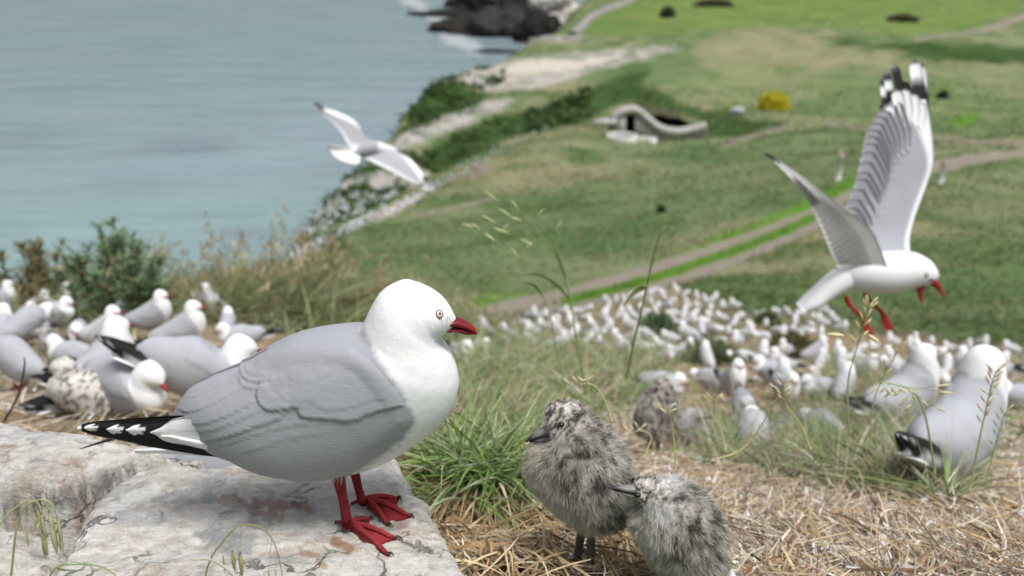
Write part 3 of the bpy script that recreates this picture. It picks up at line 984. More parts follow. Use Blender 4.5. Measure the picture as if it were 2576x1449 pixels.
def laps_height(X, Y):
    h = np.zeros(X.shape)
    for pts, mm, fade in LAPS:
        k_ = len(pts); pts = catmull(pts, k_ * 3)
        d, s, al = poly_dist(X, Y, pts)
        inside = sstep(1.2, -1.2, s * d)
        endf = sstep(0, 2.4, al) * sstep(len(pts) - 1, len(pts) - 4.0, al)
        h = h + mm * inside * np.exp(-d / fade) * (.25 + .75 * endf)
    return h * 1e-3


def face_of(g, keep):
    f = grid_faces(g.shape[0], g.shape[1], True)
    f = f[keep.ravel()[f].all(1)]
    used = np.unique(f); rm = -np.ones(g.shape[0] * g.shape[1], int); rm[used] = np.arange(len(used))
    return used, rm[f]


def build_big_gull():
    root = empty('red_billed_gull', GBASE)
    tag(root, 'large close gull standing on the rock slab, grey wings, red bill, red webbed feet', 'gull')
    ns, nt = 300, 200
    g, _ = gull_grid(ns, nt)
    nrm = outward(g)
    col, X, Y = gull_colour(g)
    # plumage relief on the white head and breast: faint, feather sized
    fl = fbm(g * np.array([240., 300., 150.]), 4) - .5
    g = g + nrm * (fl * .0006)[..., None]
    # yellowish wash under the chin and on the breast side
    w = sstep(70, 10, np.hypot(X - 1000, (Y - 905) * 1.4)) * .12
    col = col * (1 - w[..., None] * np.array([.05, .08, .30]))
    # dusty flecks before the eye
    fleck = sstep(.60, .70, fbm(g * 900, 2)) * sstep(24, 8, np.hypot((X - 1122) * .8, Y - 806))
    col = col + (np.array([.16, .13, .13]) - col) * (fleck * .6)[..., None]
    sd = poly_sd(X, Y, WINGP)
    th = np.linspace(0, 2 * math.pi, nt, endpoint=False)[None] * np.ones((ns, 1))
    dors = sstep(2.1, 1.2, np.minimum(th, 2 * math.pi - th))
    gb_ = g - nrm * (.0046 * sstep(14, 60, sd) * dors)[..., None]
    v, f = cap_grid(gb_)
    cc = np.concatenate([col.reshape(-1, 3), col[0].mean(0)[None], col[-1].mean(0)[None]])
    part('body', v, f, root, cc, M_PLUME, origin=GBASE)
    body_bvh = BVHTree.FromPolygons(v.tolist(), f.tolist())

    # folded wings: a shell of overlapping feather tracts lying on each flank
    sd = poly_sd(X, Y, WINGP)
    th = np.linspace(0, 2 * math.pi, nt, endpoint=False)[None] * np.ones((ns, 1))
    ventral = sstep(2.55, 2.25, np.abs(np.where(th > math.pi, 2 * math.pi - th, th)))
    h = laps_height(X, Y)
    barb = fbm(np.stack([(X * .9 + Y * .45) / 70, (Y - X * .28) / 7.0, th * 2], -1), 2) - .5
    off = (.0022 * sstep(0, 48, sd) + h * sstep(-1, 12, sd)) * ventral - .0012 * (1 - sstep(-2, 4, sd)) - .0040 * sstep(14, 60, sd) * dors
    gw = g + nrm * off[..., None]
    wc = np.broadcast_to(GREY, gw.shape).copy()
    edge = np.zeros(X.shape)
    for pts, mm, fade in LAPS:
        d, s, al = poly_dist(X, Y, pts)
        edge = np.maximum(edge, (s < 0) * np.exp(-d / 2.5) * min(1, mm / 2))
    wc = wc * (1 + .035 * barb * 2)[..., None]
    wc = wc + (np.array([.50, .51, .545]) - wc) * (edge * .5)[..., None]       # pale feather fringes
    for sgn in (-1, 1):
        keep = (sd > -3) & ((g[..., 1] - GY) * sgn > -.004) & (ventral > .02)
        used, ff = face_of(gw, keep)
        part('wing', gw.reshape(-1, 3)[used], ff, root, wc.reshape(-1, 3)[used], M_FEATHER, origin=GBASE)

    # loose feather tips lying over the white plumage of head and breast
    gs = g + nrm * (off * (sd > 0) * (off > 0) + .0002)[..., None]
    ar = np.linalg.norm(np.cross(np.gradient(g, axis=0), np.gradient(g, axis=1)), axis=-1).ravel()
    nf = 6000
    ix = rng.choice(ns * nt, nf, p=ar / ar.sum()); iu, iv = np.divmod(ix, nt)
    q = gs[iu, iv]; nn_ = nrm[iu, iv]; bk_ = unit(np.gradient(g, axis=0)[iu, iv])
    bk_ = unit(bk_ + np.array([-.25, 0, -.18]))
    fc = gull_colour(g)[0][iu, iv]
    fxy = near_xy(q)
    ok = (np.hypot(fxy[0] - 1104, fxy[1] - 790) > 17) & (np.hypot(fxy[0] - 1136, fxy[1] - 818) > 22) & (iu < ns - 40) & (iu > 8) & (fc[:, 0] > .55)
    q, nn_, bk_, fc = q[ok], nn_[ok], bk_[ok], fc[ok]; nf = len(q)
    v, f, cc = blades(q - nn_ * .0005, bk_ + nn_ * .045 + rng.normal(0, .07, (nf, 3)) * (.6 + .4 * (fc[:, :1] < .5)), rng.uniform(.003, .006, nf), rng.uniform(.0010, .0020, nf), -nn_ * .07, 2, .8, fc * rng.uniform(.965, 1.035, (nf, 1)), .15, nn_ * 4)
    part('loose_plumage', v, f, root, cc, M_FEATHER_FAR, origin=GBASE)['kind'] = 'stuff'

    # primaries: long black quills with white tips, folded over the tail
    def quill(top, bot, y0, y1, lift, colour, n=46, m=9, label=None, name='flight_feather'):
        t = catmull(top, n); b = catmull(bot, n)
        s = np.linspace(0, 1, m)
        px = t[:, None] + (b - t)[:, None] * s[None, :, None]
        yy = GY + (np.interp(px[..., 0], [194, 300, 430, 500, 570, 650], [-.006, -.012, -.017, -.016, -.009, .004]) if name != 'tail' else np.full(px.shape[:2], y0 - GY)) - .0030 * np.sin(s * math.pi)[None] - lift
        p = on_plane(px[..., 0].ravel(), px[..., 1].ravel(), yy.ravel()).reshape(n, m, 3)
        c = colour(px[..., 0], px[..., 1], np.linspace(0, 1, n)[:, None] * np.ones((1, m)), s[None] * np.ones((n, 1)))
        bk = p.copy(); bk[..., 1] += .0009
        vv = np.concatenate([p.reshape(-1, 3), bk.reshape(-1, 3)])
        f1 = grid_faces(n, m); k = n * m
        rim = np.concatenate([np.arange(m), m * np.arange(1, n) + m - 1, (n - 1) * m + np.arange(m - 2, -1, -1), m * np.arange(n - 2, 0, -1)])
        rr = np.roll(rim, -1)
        ff = np.concatenate([f1[:, ::-1], f1 + k, np.stack([rim, rr, rr + k, rim + k], -1)])
        o = part(name, vv, ff, root, np.concatenate([c.reshape(-1, 3)] * 2), M_FEATHER, smooth=False, origin=GBASE)
        if label: o['label'] = label
        return o
    mixw = lambda c, k, f: c + (np.array(k) - c) * np.clip(f, 0, 1)[..., None]
    base = lambda X, k=BLK: np.broadcast_to(np.array(k), X.shape + (3,)).copy()

    def tipped(xt, xe, arrow):
        def fn(X, Y, u, s):
            c = base(X)
            lim = xe - arrow * np.abs(s - .5) * 2 + 6 * np.sin(s * 19)
            c = mixw(c, WHT * .97, sstep(1.5, -1.5, X - lim))
            return mixw(c, BLK, sstep(.44, .49, np.abs(s - .5)) * (u > .03))
        return fn
    yB, yT = GY - .036, GY - .010
    quill([(194, 1076), (206, 1068), (240, 1061), (300, 1056), (360, 1051), (428, 1047), (475, 1046)],
          [(194, 1080), (228, 1093), (278, 1104), (348, 1119), (436, 1134), (536, 1149), (640, 1158)], yT, yB, 0.0,
          lambda X, Y, u, s: mixw(mixw(base(X), WHT, sstep(4, -3, X - 203)), np.array([.55, .50, .45]), sstep(.965, .985, s) * sstep(260, 300, X) * sstep(360, 330, X)), 70, 15)
    quill([(212, 1074), (222, 1068), (250, 1063), (330, 1058), (430, 1053)], [(212, 1079), (224, 1086), (252, 1090), (330, 1104), (430, 1122)], yT - .001, yB, .0016, tipped(212, 246, 16))
    quill([(268, 1078), (284, 1069), (312, 1064), (380, 1060), (450, 1056)], [(268, 1082), (282, 1092), (308, 1097), (380, 1110), (470, 1130)], yT - .004, yB, .003, tipped(268, 311, 22))
    quill([(316, 1080), (336, 1069), (362, 1064), (410, 1058), (460, 1056)], [(316, 1084), (334, 1095), (362, 1100), (420, 1112), (490, 1128)], yT - .008, yB, .0044, tipped(316, 366, 24))

    def inner(X, Y, u, s):
        c = mixw(base(X, (.62, .63, .66)), GREY * 1.05, sstep(440, 500, X))
        c = mixw(c, WHT, sstep(.45, .7, s))
        return mixw(c, BLK, sstep(.92, .97, s) * sstep(425, 470, X))
    quill([(378, 1086), (396, 1076), (416, 1066), (440, 1054), (480, 1050), (560, 1060)], [(378, 1090), (394, 1097), (414, 1109), (446, 1117), (520, 1130), (590, 1138)], yT - .014, yB, .0058, inner, 46, 13, 'white edged inner flight feather')
    quill([(404, 1096), (430, 1092), (470, 1100), (520, 1108), (565, 1112)], [(404, 1100), (432, 1108), (470, 1120), (520, 1131), (580, 1138)], yT - .016, yB, .0068,
          lambda X, Y, u, s: mixw(base(X, WHT * .97), (.42, .43, .46), sstep(.07, .0, np.abs(s - .5)) * .7), 30, 9, 'white edged inner flight feather')
    # far wing tip, crossing behind
    far = on_plane(np.array([199, 215, 240, 270, 300, 420.]), np.array([1130, 1125, 1117, 1108, 1100, 1090.]), np.array([.0, .003, .006, .010, .014, .03]) + GY + .006)
    vv, ff = tube(far, np.array([.0003, .0010, .0014, .0019, .0024, .004]), 8, True, .5)
    part('flight_feather', vv, ff, root, BLK[None] * np.ones((len(vv), 1)), M_FEATHER, origin=GBASE)
    # tail
    quill([(338, 1133), (345, 1128), (400, 1126), (500, 1118), (600, 1110)], [(338, 1136), (348, 1141), (410, 1141), (500, 1146), (620, 1154)], GY + .004, GY - .014, -.002, lambda X, Y, u, s: base(X, WHT), 24, 9, None, 'tail')

    # bill: two mandibles with the gape between them
    def mandible(top, bot, w, name):
        n = 22
        A = g3(catmull(top, n)); B = g3(catmull(bot, n))
        gg = loft(A, B, np.array(w) * PXM if False else np.interp(np.linspace(0, 1, n), np.linspace(0, 1, len(w)), np.array(w, float)) * PXM, (0, 1, 0), n, 20)
        vv, ff = cap_grid(gg)
        XX, YY = near_xy(vv)
        c = np.array([.17, .010, .018]) * np.ones((len(vv), 1))
        c = c + (np.array([.06, .01, .014]) - c) * (sstep(.55, .7, fbm(vv * 500, 2)) * sstep(1165, 1130, XX))[..., None] * .8
        c = c + (np.array([.30, .012, .012]) - c) * sstep(1170, 1200, XX)[..., None]
        return part(name, vv, ff, root, c, M_HORN, origin=GBASE)
    mandible([(1128, 806), (1146, 800), (1160, 803.5), (1176, 811), (1189, 820), (1197, 829), (1200.5, 840)], [(1112, 813), (1130, 817.5), (1145, 820), (1160, 823), (1178, 829), (1190, 835), (1200, 841.5)], [31, 27, 20, 16, 13, 8, 2], 'upper_mandible')
    mandible([(1113, 814.5), (1130, 818.5), (1145, 821), (1160, 824), (1178, 830), (1188, 834.5), (1197, 839.5)], [(1116, 820), (1128, 831), (1140, 831.5), (1154, 834.5), (1168, 840.5), (1182, 841.5), (1198, 841)], [31, 27, 20, 15, 11, 7, 2], 'lower_mandible')

    # eyes
    for sgn in (-1, 1):
        h = body_bvh.ray_cast(Vector((0, 0, 0)), Vector(ray(1104.5, 790).tolist()).normalized())
        c = np.array(h[0]); n = np.array(h[1]); n = n * (-1 if n[1] > 0 else 1)
        n = unit(n + np.array([0.2, -.5, .25]))
        if sgn > 0:
            c[1] = 2 * GY - c[1]; n = n * np.array([1, -1, 1])
        u = unit(np.cross(n, (0, 0, 1.))); w = np.cross(u, n)
        fr = lambda a, b, d: c + u * a + w * b + n * d
        r = .0027
        mx = Mix()
        T, R_ = np.meshgrid(np.linspace(0, 2 * math.pi, 25)[:-1], np.linspace(.02, 1, 7))
        pts = c + (R_ * np.cos(T))[..., None] * u * r + (R_ * np.sin(T))[..., None] * w * r * 1.12 + (np.sqrt(np.clip(1 - (R_ * .9) ** 2, 0, 1)) * r * .7)[..., None] * n
        cc = np.where((R_ < .36)[..., None], np.array([.004, .004, .005]), np.array([.74, .72, .66]))
        e = part('eye', pts.reshape(-1, 3), grid_faces(*R_.shape, True), root, cc.reshape(-1, 3), M_EYE, origin=GBASE)
        a = np.linspace(0, 2 * math.pi, 29)
        loop = c + np.cos(a)[:, None] * u * r * 1.05 + np.sin(a)[:, None] * w * r * 1.22 + n * .0008
        vv, ff = tube(loop, .00045 * (1 + .3 * np.sin(a * 9)), 7, False)
        part('eye_ring', vv, ff, e, np.array([.20, .014, .016]) * np.ones((len(vv), 1)), M_SKIN, origin=GBASE)

    # legs and webbed feet, each toe set down on the stone
    RED = np.array([.20, .016, .022]); RED2 = np.array([.27, .030, .034]); CLAW = np.array([.03, .025, .022])

    def leg(shank, y, rad, heel, toes, webs, hind, claws):
        pts = on_plane(np.array([a for a, _ in shank], float), np.array([b for _, b in shank], float), y)
        hp = on_rock(heel[0], heel[1])[0]
        pts = np.concatenate([catmull(pts, 14), [hp + [0, 0, .006]], [hp + [.004, -.001, .002]]])
        rr = np.concatenate([np.interp(np.linspace(0, 1, 14), np.linspace(0, 1, len(rad)), np.array(rad, float) * PXM), [8.5 * PXM, 6 * PXM]])
        vv, ff = tube(pts, rr, 14)
        ring = (np.sin(vv[:, 2] * 1900) * .5 + .5)[:, None]
        lg = part('leg', vv, ff, root, RED * (1 - .22 * ring), M_SKIN, origin=GBASE)
        mx = Mix()
        tip = []
        for (tx, ty) in toes:
            e = on_rock(tx, ty)[0]
            k = np.linspace(0, 1, 9)[:, None]
            q = (hp + [.004, 0, .006]) * (1 - k) + e * k
            mid = np.array([0, 0, .0035]) * np.sin(k * math.pi)
            q = q + mid
            q[:, 2] = np.maximum(q[:, 2], e[2] + .0016)
            tv, tf = tube(q, np.interp(np.linspace(0, 1, 9), [0, .3, .62, .7, 1], [.0032, .0026, .0022, .0027, .0018]), 9)
            mx.add(tv, np.asarray(tf), RED2 * (.85 + .3 * vnoise(tv * 700))[:, None])
            tip.append(q)
        for i in range(2):                       # the web, concave at its free edge
            a, b = tip[i], tip[i + 1]
            wv = on_rock(*webs[i])[0]
            m = 9
            s = np.linspace(0, 1, m)
            rows = []
            for j in range(9):
                p0 = a[j] * np.array([1, 1, 1]); p1 = b[j]
                row = p0[None] * (1 - s)[:, None] + p1[None] * s[:, None]
                if j > 0:
                    ctrl = row[m // 2]
                    goal = hp + (wv + [0, 0, .002] - hp) * (j / 8)
                    row = row + (4 * s * (1 - s))[:, None] * (goal - ctrl)[None]
                row[:, 2] -= .0006 + .0016 * np.sin(s * math.pi)
                rows.append(row)
            gw = np.array(rows)
            th_ = gw.copy(); th_[..., 2] -= .0008
            k = 81
            f1 = grid_faces(9, 9)
            rim = np.concatenate([np.arange(9), 9 * np.arange(1, 9) + 8, 72 + np.arange(7, -1, -1), 9 * np.arange(7, 0, -1)]); r2 = np.roll(rim, -1)
            web = part('foot_web', np.concatenate([gw.reshape(-1, 3), th_.reshape(-1, 3)]), np.concatenate([f1, f1[:, ::-1] + k, np.stack([rim, rim + k, r2 + k, r2], -1)]), lg,
                       RED2 * 1.02 * (.8 + .4 * fbm(np.concatenate([gw.reshape(-1, 3), th_.reshape(-1, 3)]) * 300, 3))[:, None], M_SKIN, origin=GBASE)
        e = on_rock(hind[0], hind[1])[0]
        k = np.linspace(0, 1, 5)[:, None]
        q = (hp + [0, 0, .006]) * (1 - k) + (e + [0, 0, .003]) * k
        tv, tf = tube(q, np.linspace(.0028, .0016, 5), 8); mx.add(tv, np.asarray(tf), RED2)
        tv, tf, tc = mx.arrays()
        part('toes', tv, tf, lg, tc, M_SKIN, origin=GBASE)
        for (t0, t1) in zip(list(toes) + [hind], claws):
            a = on_rock(t0[0], t0[1])[0] + [0, 0, .0028]; b = on_rock(t1[0], t1[1])[0] + [0, 0, .0005]
            k = np.linspace(0, 1, 6)[:, None]
            q = a * (1 - k) + b * k + np.array([0, 0, .0022]) * np.sin(k * math.pi)
            cv, cf = tube(q, np.linspace(.0017, .0002, 6), 7)
            part('claw', cv, cf, lg, CLAW * np.ones((len(cv), 1)), M_HORN, origin=GBASE)
    leg([(853, 1186), (854, 1202), (856, 1222), (863, 1255), (869, 1290), (873, 1318)], GY - .020, [13, 17.5, 16.5, 12.5, 12, 13, 14.5], (873, 1330),
        [(978, 1400), (996, 1358), (930, 1309)], [((951,), (1379,)), ((940,), (1331,))], (848, 1320), [(992, 1400), (1014, 1361), (942, 1309), (842, 1322)])
    leg([(889, 1176), (894, 1196), (900, 1222), (908, 1250), (914, 1262)], GY + .024, [14, 13, 11.5, 11, 12.5, 14], (914, 1268),
        [(978, 1324), (1034, 1302), (1003, 1257)], [((986,), (1316,)), ((1005,), (1280,))], (888, 1273), [(988, 1328), (1042, 1306), (1012, 1262), (880, 1280)])
    # white feather fringe where the leg leaves the belly
    n = 160
    c0 = on_plane(np.array([854.]), np.array([1192.]), GY - .020)[0]
    rt = c0 + rng.normal(0, 1, (n, 3)) * np.array([.0035, .0035, .002]) + [0, 0, .004]
    vv, ff, cc = blades(rt, np.stack([rng.normal(.1, .2, n), rng.normal(0, .2, n), -np.ones(n)], -1), rng.uniform(.006, .012, n), .0007, np.zeros((n, 3)), 2, .8, np.array([.62, .58, .58]))
    part('thigh_feathers', vv, ff, root, cc, M_FEATHER_FAR, origin=GBASE)
    return root


build_big_gull()
# ================================================================== downy chicks
def build_chick(y0, st, bill, eye, legs, seed, label, pale=0.0, white=(), n_down=15000, cat='chick', group=None):
    k = y0 / F_ / .9
    W = np.array([s[4] for s in st], float) * k
    # the traced outline is that of the down; the skin lies a little inside it
    m_ = np.array([[(s[0] + s[2]) / 2, (s[1] + s[3]) / 2] for s in st])
    sh = np.linspace(.96, .87, len(st))[:, None]
    A, B = fit_sections(m_ + (np.array([s[:2] for s in st]) - m_) * sh, m_ + (np.array([s[2:4] for s in st]) - m_) * sh, W * .9, y0)
    ns, nt = 70, 48
    g = loft(A, B, W, (0, 1, 0), ns, nt)
    nrm = grid_normals(g)
    lump = fbm(g * 120 + seed, 3) - .5
    g = g + nrm * (lump * .004)[..., None]
    foot = legs[0][-1]
    gp = on_plane(np.array([foot[0]]), np.array([foot[1]]), y0)[0]
    base = np.array([gp[0], y0, gp[2]])
    root = empty('gull_chick', base)
    tag(root, label, cat, group)
    v, f = cap_grid(g)

    X, Y, _ = proj(g)

    def colour(p, Xp, Yp, rnd, low, hd):
        q = p + rng.normal(0, .0007, p.shape) if rnd else p
        q = q * (1 + 1.0 * hd)[..., None]
        s = .55 * fbm(q * np.array([150, 110, 135]) + seed, 3) + .45 * fbm(q * np.array([300, 240, 280]) + seed + 5, 2)
        c = np.array([.52, .49, .44]) + (np.array([.70, .67, .62]) - np.array([.52, .49, .44])) * sstep(.35, .65, fbm(q * 60 + 3 + seed, 2))[..., None]
        c = c + (np.array([.035, .031, .028]) - c) * (sstep(.50, .55, s) * .88 * (1 - .8 * low))[..., None]
        c = c + (np.array([.60, .565, .50]) - c) * (low * .75)[..., None]
        for (wx, wy, wr, am) in white:
            f_ = sstep(wr, wr * .35, np.hypot(Xp - wx, (Yp - wy) * 1.1) + (fbm(p * 120, 2) - .5) * wr)
            c = c + (np.array([.72, .71, .70]) - c) * (f_ * am)[..., None]
        return c + (np.array([.66, .65, .63]) - c) * (pale * (.3 + .7 * sstep(.58, .5, s)))[..., None]
    # breast and belly side: stations run from bill to tail; ventral angle pi is the breast line
    th = np.linspace(0, 2 * math.pi, nt, endpoint=False)[None] * np.ones((ns, 1))
    u = np.linspace(0, 1, ns)[:, None] * np.ones((1, nt))
    low = sstep(1.75, 2.5, np.minimum(th, 2 * math.pi - th)) * sstep(.22, .42, u)
    hd = sstep(.42, .28, u)
    cb = colour(g, X, Y, False, low, hd)
    cc = np.concatenate([cb.reshape(-1, 3), cb[0].mean(0)[None], cb[-1].mean(0)[None]])
    part('body', v, f, root, cc * .85, M_DOWN_BASE, origin=base)

    # the down itself
    area = np.linalg.norm(np.cross(np.gradient(g, axis=0), np.gradient(g, axis=1)), axis=-1)
    pr = (area * (.25 + 1.0 * sstep(.05, .25, u))).ravel(); pr /= pr.sum()
    idx = rng.choice(ns * nt, n_down, p=pr)
    iu, iv = np.divmod(idx, nt)
    du = rng.uniform(-.5, .5, n_down); dv = rng.uniform(-.5, .5, n_down)
    iu2 = np.clip(iu + np.sign(du).astype(int), 0, ns - 1); iv2 = (iv + np.sign(dv).astype(int)) % nt
    p = g[iu, iv] + np.abs(du)[:, None] * (g[iu2, iv] - g[iu, iv]) + np.abs(dv)[:, None] * (g[iu, iv2] - g[iu, iv])
    n = nrm[iu, iv]
    back = unit(np.gradient(g, axis=0)[iu, iv])
    clump = (np.stack([vnoise(p * 260 + a) for a in (3, 33, 63)], -1) - .5)
    dr = n * 1.1 + back * .35 + clump * 1.0 + rng.normal(0, .30, n.shape) + np.array([0, 0, -.08])
    lu = u[iu, iv]
    keep = lu > .045
    L = rng.uniform(.6, 1.2, n_down) * (.0030 + .0058 * sstep(.1, .55, lu))
    PX, PY, _ = proj(p)
    col = colour(p, PX, PY, True, low[iu, iv], hd[iu, iv]) * rng.uniform(.9, 1.1, (n_down, 1))
    tip = col * 1.02 + (np.array([.50, .45, .38]) - col) * (.22 * (rng.random(n_down) < .5))[:, None]
    p, n, dr, L, col, tip, clump = p[keep], n[keep], dr[keep], L[keep], col[keep], tip[keep], clump[keep]; n_down = len(p)
    vv, ff, c3 = blades(p - n * .001, dr, L, rng.uniform(.00025, .0005, n_down), np.array([0, 0, -.25]) + clump * .5, 2, .9, col, .3, None, tip)
    o = part('down_coat', vv, ff, root, c3, M_DOWN, origin=base)
    o['kind'] = 'stuff'

    # bill
    for nm, top, bot, w in bill:
        a = on_plane(*np.array(catmull(top, 16)).T, y0); b = on_plane(*np.array(catmull(bot, 16)).T, y0)
        gg = loft(a, b, np.interp(np.linspace(0, 1, 16), np.linspace(0, 1, len(w)), np.array(w, float)) * k, (0, 1, 0), 16, 14)
        bv, bf = cap_grid(gg)
        t = np.clip((np.arange(len(bv)) // 14) / 15., 0, 1)
        c = np.array([.24, .225, .22]) + (np.array([.035, .032, .032]) - np.array([.24, .225, .22])) * sstep(.35, .8, t)[:, None]
        part(nm, bv, bf, root, c, M_HORN, origin=base)
    bvh = BVHTree.FromPolygons(v.tolist(), f.tolist())
    h = bvh.ray_cast(Vector((0, 0, 0)), Vector(ray(*eye).tolist()).normalized())
    if h[0] is not None:
        c = np.array(h[0]); nn = np.array(h[1]); nn = nn * (-1 if nn[1] > 0 else 1)
        for sg in (1, -1):
            cc_ = c + nn * .0022
            if sg < 0: cc_[1] = 2 * y0 - cc_[1]
            a, b = np.meshgrid(np.linspace(0, math.pi, 9), np.linspace(0, 2 * math.pi, 14)[:-1], indexing='ij')
            sp = np.stack([np.sin(a) * np.cos(b) * 1.15, np.sin(a) * np.sin(b), np.cos(a) * .8], -1) * .0028 + cc_
            part('eye', sp.reshape(-1, 3), grid_faces(9, 13, True), root, np.array([.006, .006, .006]) * np.ones((117, 1)), M_EYE, origin=base)
    # legs and webbed feet
    for shank in legs:
        yy = y0 + (.012 if shank is not legs[0] else -.004)
        px = catmull(shank, 9)
        q = on_plane(px[:, 0], px[:, 1], yy)
        vv, ff = tube(q, np.interp(np.linspace(0, 1, 9), [0, .3, 1], [14, 11.5, 11]) * k, 10)
        c = np.array([.13, .12, .118]) * (.7 + .6 * vnoise(vv * 500))[:, None]
        lg = part('leg', vv, ff, root, c, M_SKIN, origin=base)
        hp = q[-1] + [0, 0, .003]
        mx = Mix()
        ends = []
        for ang in (-.55, 0.0, .5):
            d = np.array([-math.cos(ang), math.sin(ang) - .35, -.05])
            e = hp + unit(d) * .034
            e[2] = hp[2] - .004
            kk = np.linspace(0, 1, 6)[:, None]
            tv, tf = tube(hp * (1 - kk) + e * kk, np.linspace(.0024, .0014, 6), 8); mx.add(tv, np.asarray(tf), np.array([.09, .083, .08]))
            ends.append(e)
        for i in range(2):
            m_ = (ends[i] + ends[i + 1]) / 2 * .86 + hp * .14
            wv = np.array([hp, ends[i], m_, ends[i + 1]]); wv = np.concatenate([wv, wv - [0, 0, .001]])
            mx.add(wv, np.array([[0, 1, 2], [0, 2, 3], [4, 6, 5], [4, 7, 6], [1, 5, 6], [1, 6, 2], [2, 6, 7], [2, 7, 3]]), np.array([.16, .15, .15]))
        tv, tf, tc = mx.arrays()
        part('foot', tv, tf, lg, tc, M_SKIN, origin=base)
    return root


CHICK_A = [(1382, 1068, 1388, 1096, 12), (1372, 1050, 1392, 1106, 30), (1372, 1030, 1393, 1112, 44), (1390, 1012, 1386, 1117, 55), (1424, 1006, 1374, 1118, 60), (1460, 1018, 1352, 1121, 66),
           (1490, 1043, 1333, 1129, 76), (1517, 1068, 1323, 1152, 88), (1548, 1093, 1322, 1186, 98), (1575, 1122, 1336, 1216, 104), (1594, 1162, 1362, 1246, 104), (1604, 1205, 1396, 1276, 98), (1604, 1240, 1434, 1303, 88), (1594, 1266, 1480, 1316, 70), (1572, 1290, 1530, 1308, 40)]
BILL_A = [('upper_mandible', [(1392, 1066), (1358, 1079), (1336, 1094), (1322, 1110)], [(1398, 1090), (1362, 1096), (1342, 1103), (1325, 1113)], [19, 15, 11, 3]),
          ('lower_mandible', [(1398, 1092), (1362, 1098), (1344, 1104), (1331, 1110)], [(1390, 1104), (1364, 1108), (1347, 1110), (1332, 1113)], [16, 12, 8, 3])]
LEGS_A = [[(1490, 1290), (1487, 1340), (1486, 1390), (1485, 1438)], [(1470, 1290), (1462, 1340), (1456, 1385), (1450, 1418)]]
chick_tall = build_chick(0.86, CHICK_A, BILL_A, (1411, 1068), LEGS_A, 1.0, 'taller downy grey chick standing upright on straw, looking left with its dark bill',
                         white=((1420, 1125, 26, .5), (1480, 1180, 30, .55), (1545, 1120, 24, .35)), n_down=42000)
CHICK_B = [(1598, 1228, 1600, 1252, 11), (1598, 1213, 1604, 1267, 28), (1611, 1202, 1607, 1281, 42), (1640, 1199, 1598, 1292, 50), (1680, 1202, 1586, 1304, 64), (1720, 1210, 1587, 1327, 82), (1758, 1228, 1600, 1355, 96),
           (1794, 1260, 1622, 1390, 104), (1820, 1303, 1648, 1424, 106), (1829, 1350, 1682, 1450, 100), (1825, 1398, 1726, 1468, 82), (1808, 1440, 1775, 1474, 46)]
BILL_B = [('upper_mandible', [(1602, 1222), (1575, 1222), (1550, 1222), (1526, 1227)], [(1604, 1240), (1578, 1236), (1552, 1231), (1528, 1230)], [15, 12, 8, 3]),
          ('lower_mandible', [(1603, 1242), (1578, 1238), (1556, 1233), (1540, 1231)], [(1600, 1252), (1578, 1246), (1558, 1238), (1541, 1233)], [13, 10, 6, 3])]
LEGS_B = [[(1700, 1430), (1698, 1470), (1696, 1500)], [(1760, 1440), (1758, 1480), (1756, 1500)]]
chick_low = build_chick(0.805, CHICK_B, BILL_B, (1608, 1246), LEGS_B, 7.0, 'smaller mottled chick hunched on straw, bill tucked against the taller chick',
                        white=((1690, 1222, 48, .95), (1665, 1290, 52, .95), (1640, 1365, 34, .8)), n_down=42000)
# ================================================================== the rest of the colony
def pose_move(lift=0.0, fwd=0.0, nod=0.0, pivot=(1052, 925)):
    pv = on_plane(np.array([float(pivot[0])]), np.array([float(pivot[1])]), GY)[0]
    i = np.arange(len(GA))
    w = sstep(19, 11, i)

    def mv(a):
        a = a.copy()
        ang = nod * w
        dx, dz = a[:, 0] - pv[0], a[:, 2] - pv[2]
        ca, sa = np.cos(ang), np.sin(ang)
        a[:, 0] = pv[0] + dx * ca + dz * sa
        a[:, 2] = pv[2] - dx * sa + dz * ca
        a[:, 0] += fwd * w; a[:, 2] += lift * w
        return a
    return mv


def tip_piece(ns, nt, sgn):
    A = g3([(500, 1045), (440, 1048), (360, 1051), (260, 1059), (194, 1076)]); B = g3([(600, 1152), (500, 1142), (410, 1128), (290, 1106), (196, 1082)])
    W = np.array([30, 26, 20, 12, 3]) * PXM
    g = loft(A, B, W, (0, 1, 0), ns, nt)
    g[..., 1] += sgn * np.linspace(.020, .004, ns)[:, None]
    X, Y, _ = proj(np.stack([g[..., 0], np.full_like(g[..., 0], GY), g[..., 2]], -1))
    c = np.broadcast_to(BLK, g.shape).copy()
    for x0, x1, yc, hh in ((206, 240, 1077, 8), (268, 308, 1081, 12), (320, 366, 1084, 15)):
        m = sstep(1.0, .6, np.hypot((X - (x0 + x1) / 2) / ((x1 - x0) / 2.4), (Y - yc) / hh * 1.3))
        c = c + (WHT - c) * m[..., None]
    m = sstep(395, 430, X) * sstep(1080, 1092, Y) * sstep(1150, 1128, Y)
    c = c + (WHT * .95 - c) * m[..., None]
    v, f = cap_grid(g)
    return v, f, np.concatenate([c.reshape(-1, 3), c[0].mean(0)[None], c[-1].mean(0)[None]])


def tail_piece(ns=8, nt=10):
    A = g3([(660, 1110), (500, 1120), (400, 1126), (338, 1133)]); B = g3([(680, 1160), (520, 1148), (400, 1142), (338, 1138)])
    v, f = cap_grid(loft(A, B, np.array([60, 62, 66, 60]) * PXM, (0, 1, 0), ns, nt))
    return v, f, WHT * np.ones((len(v), 1))


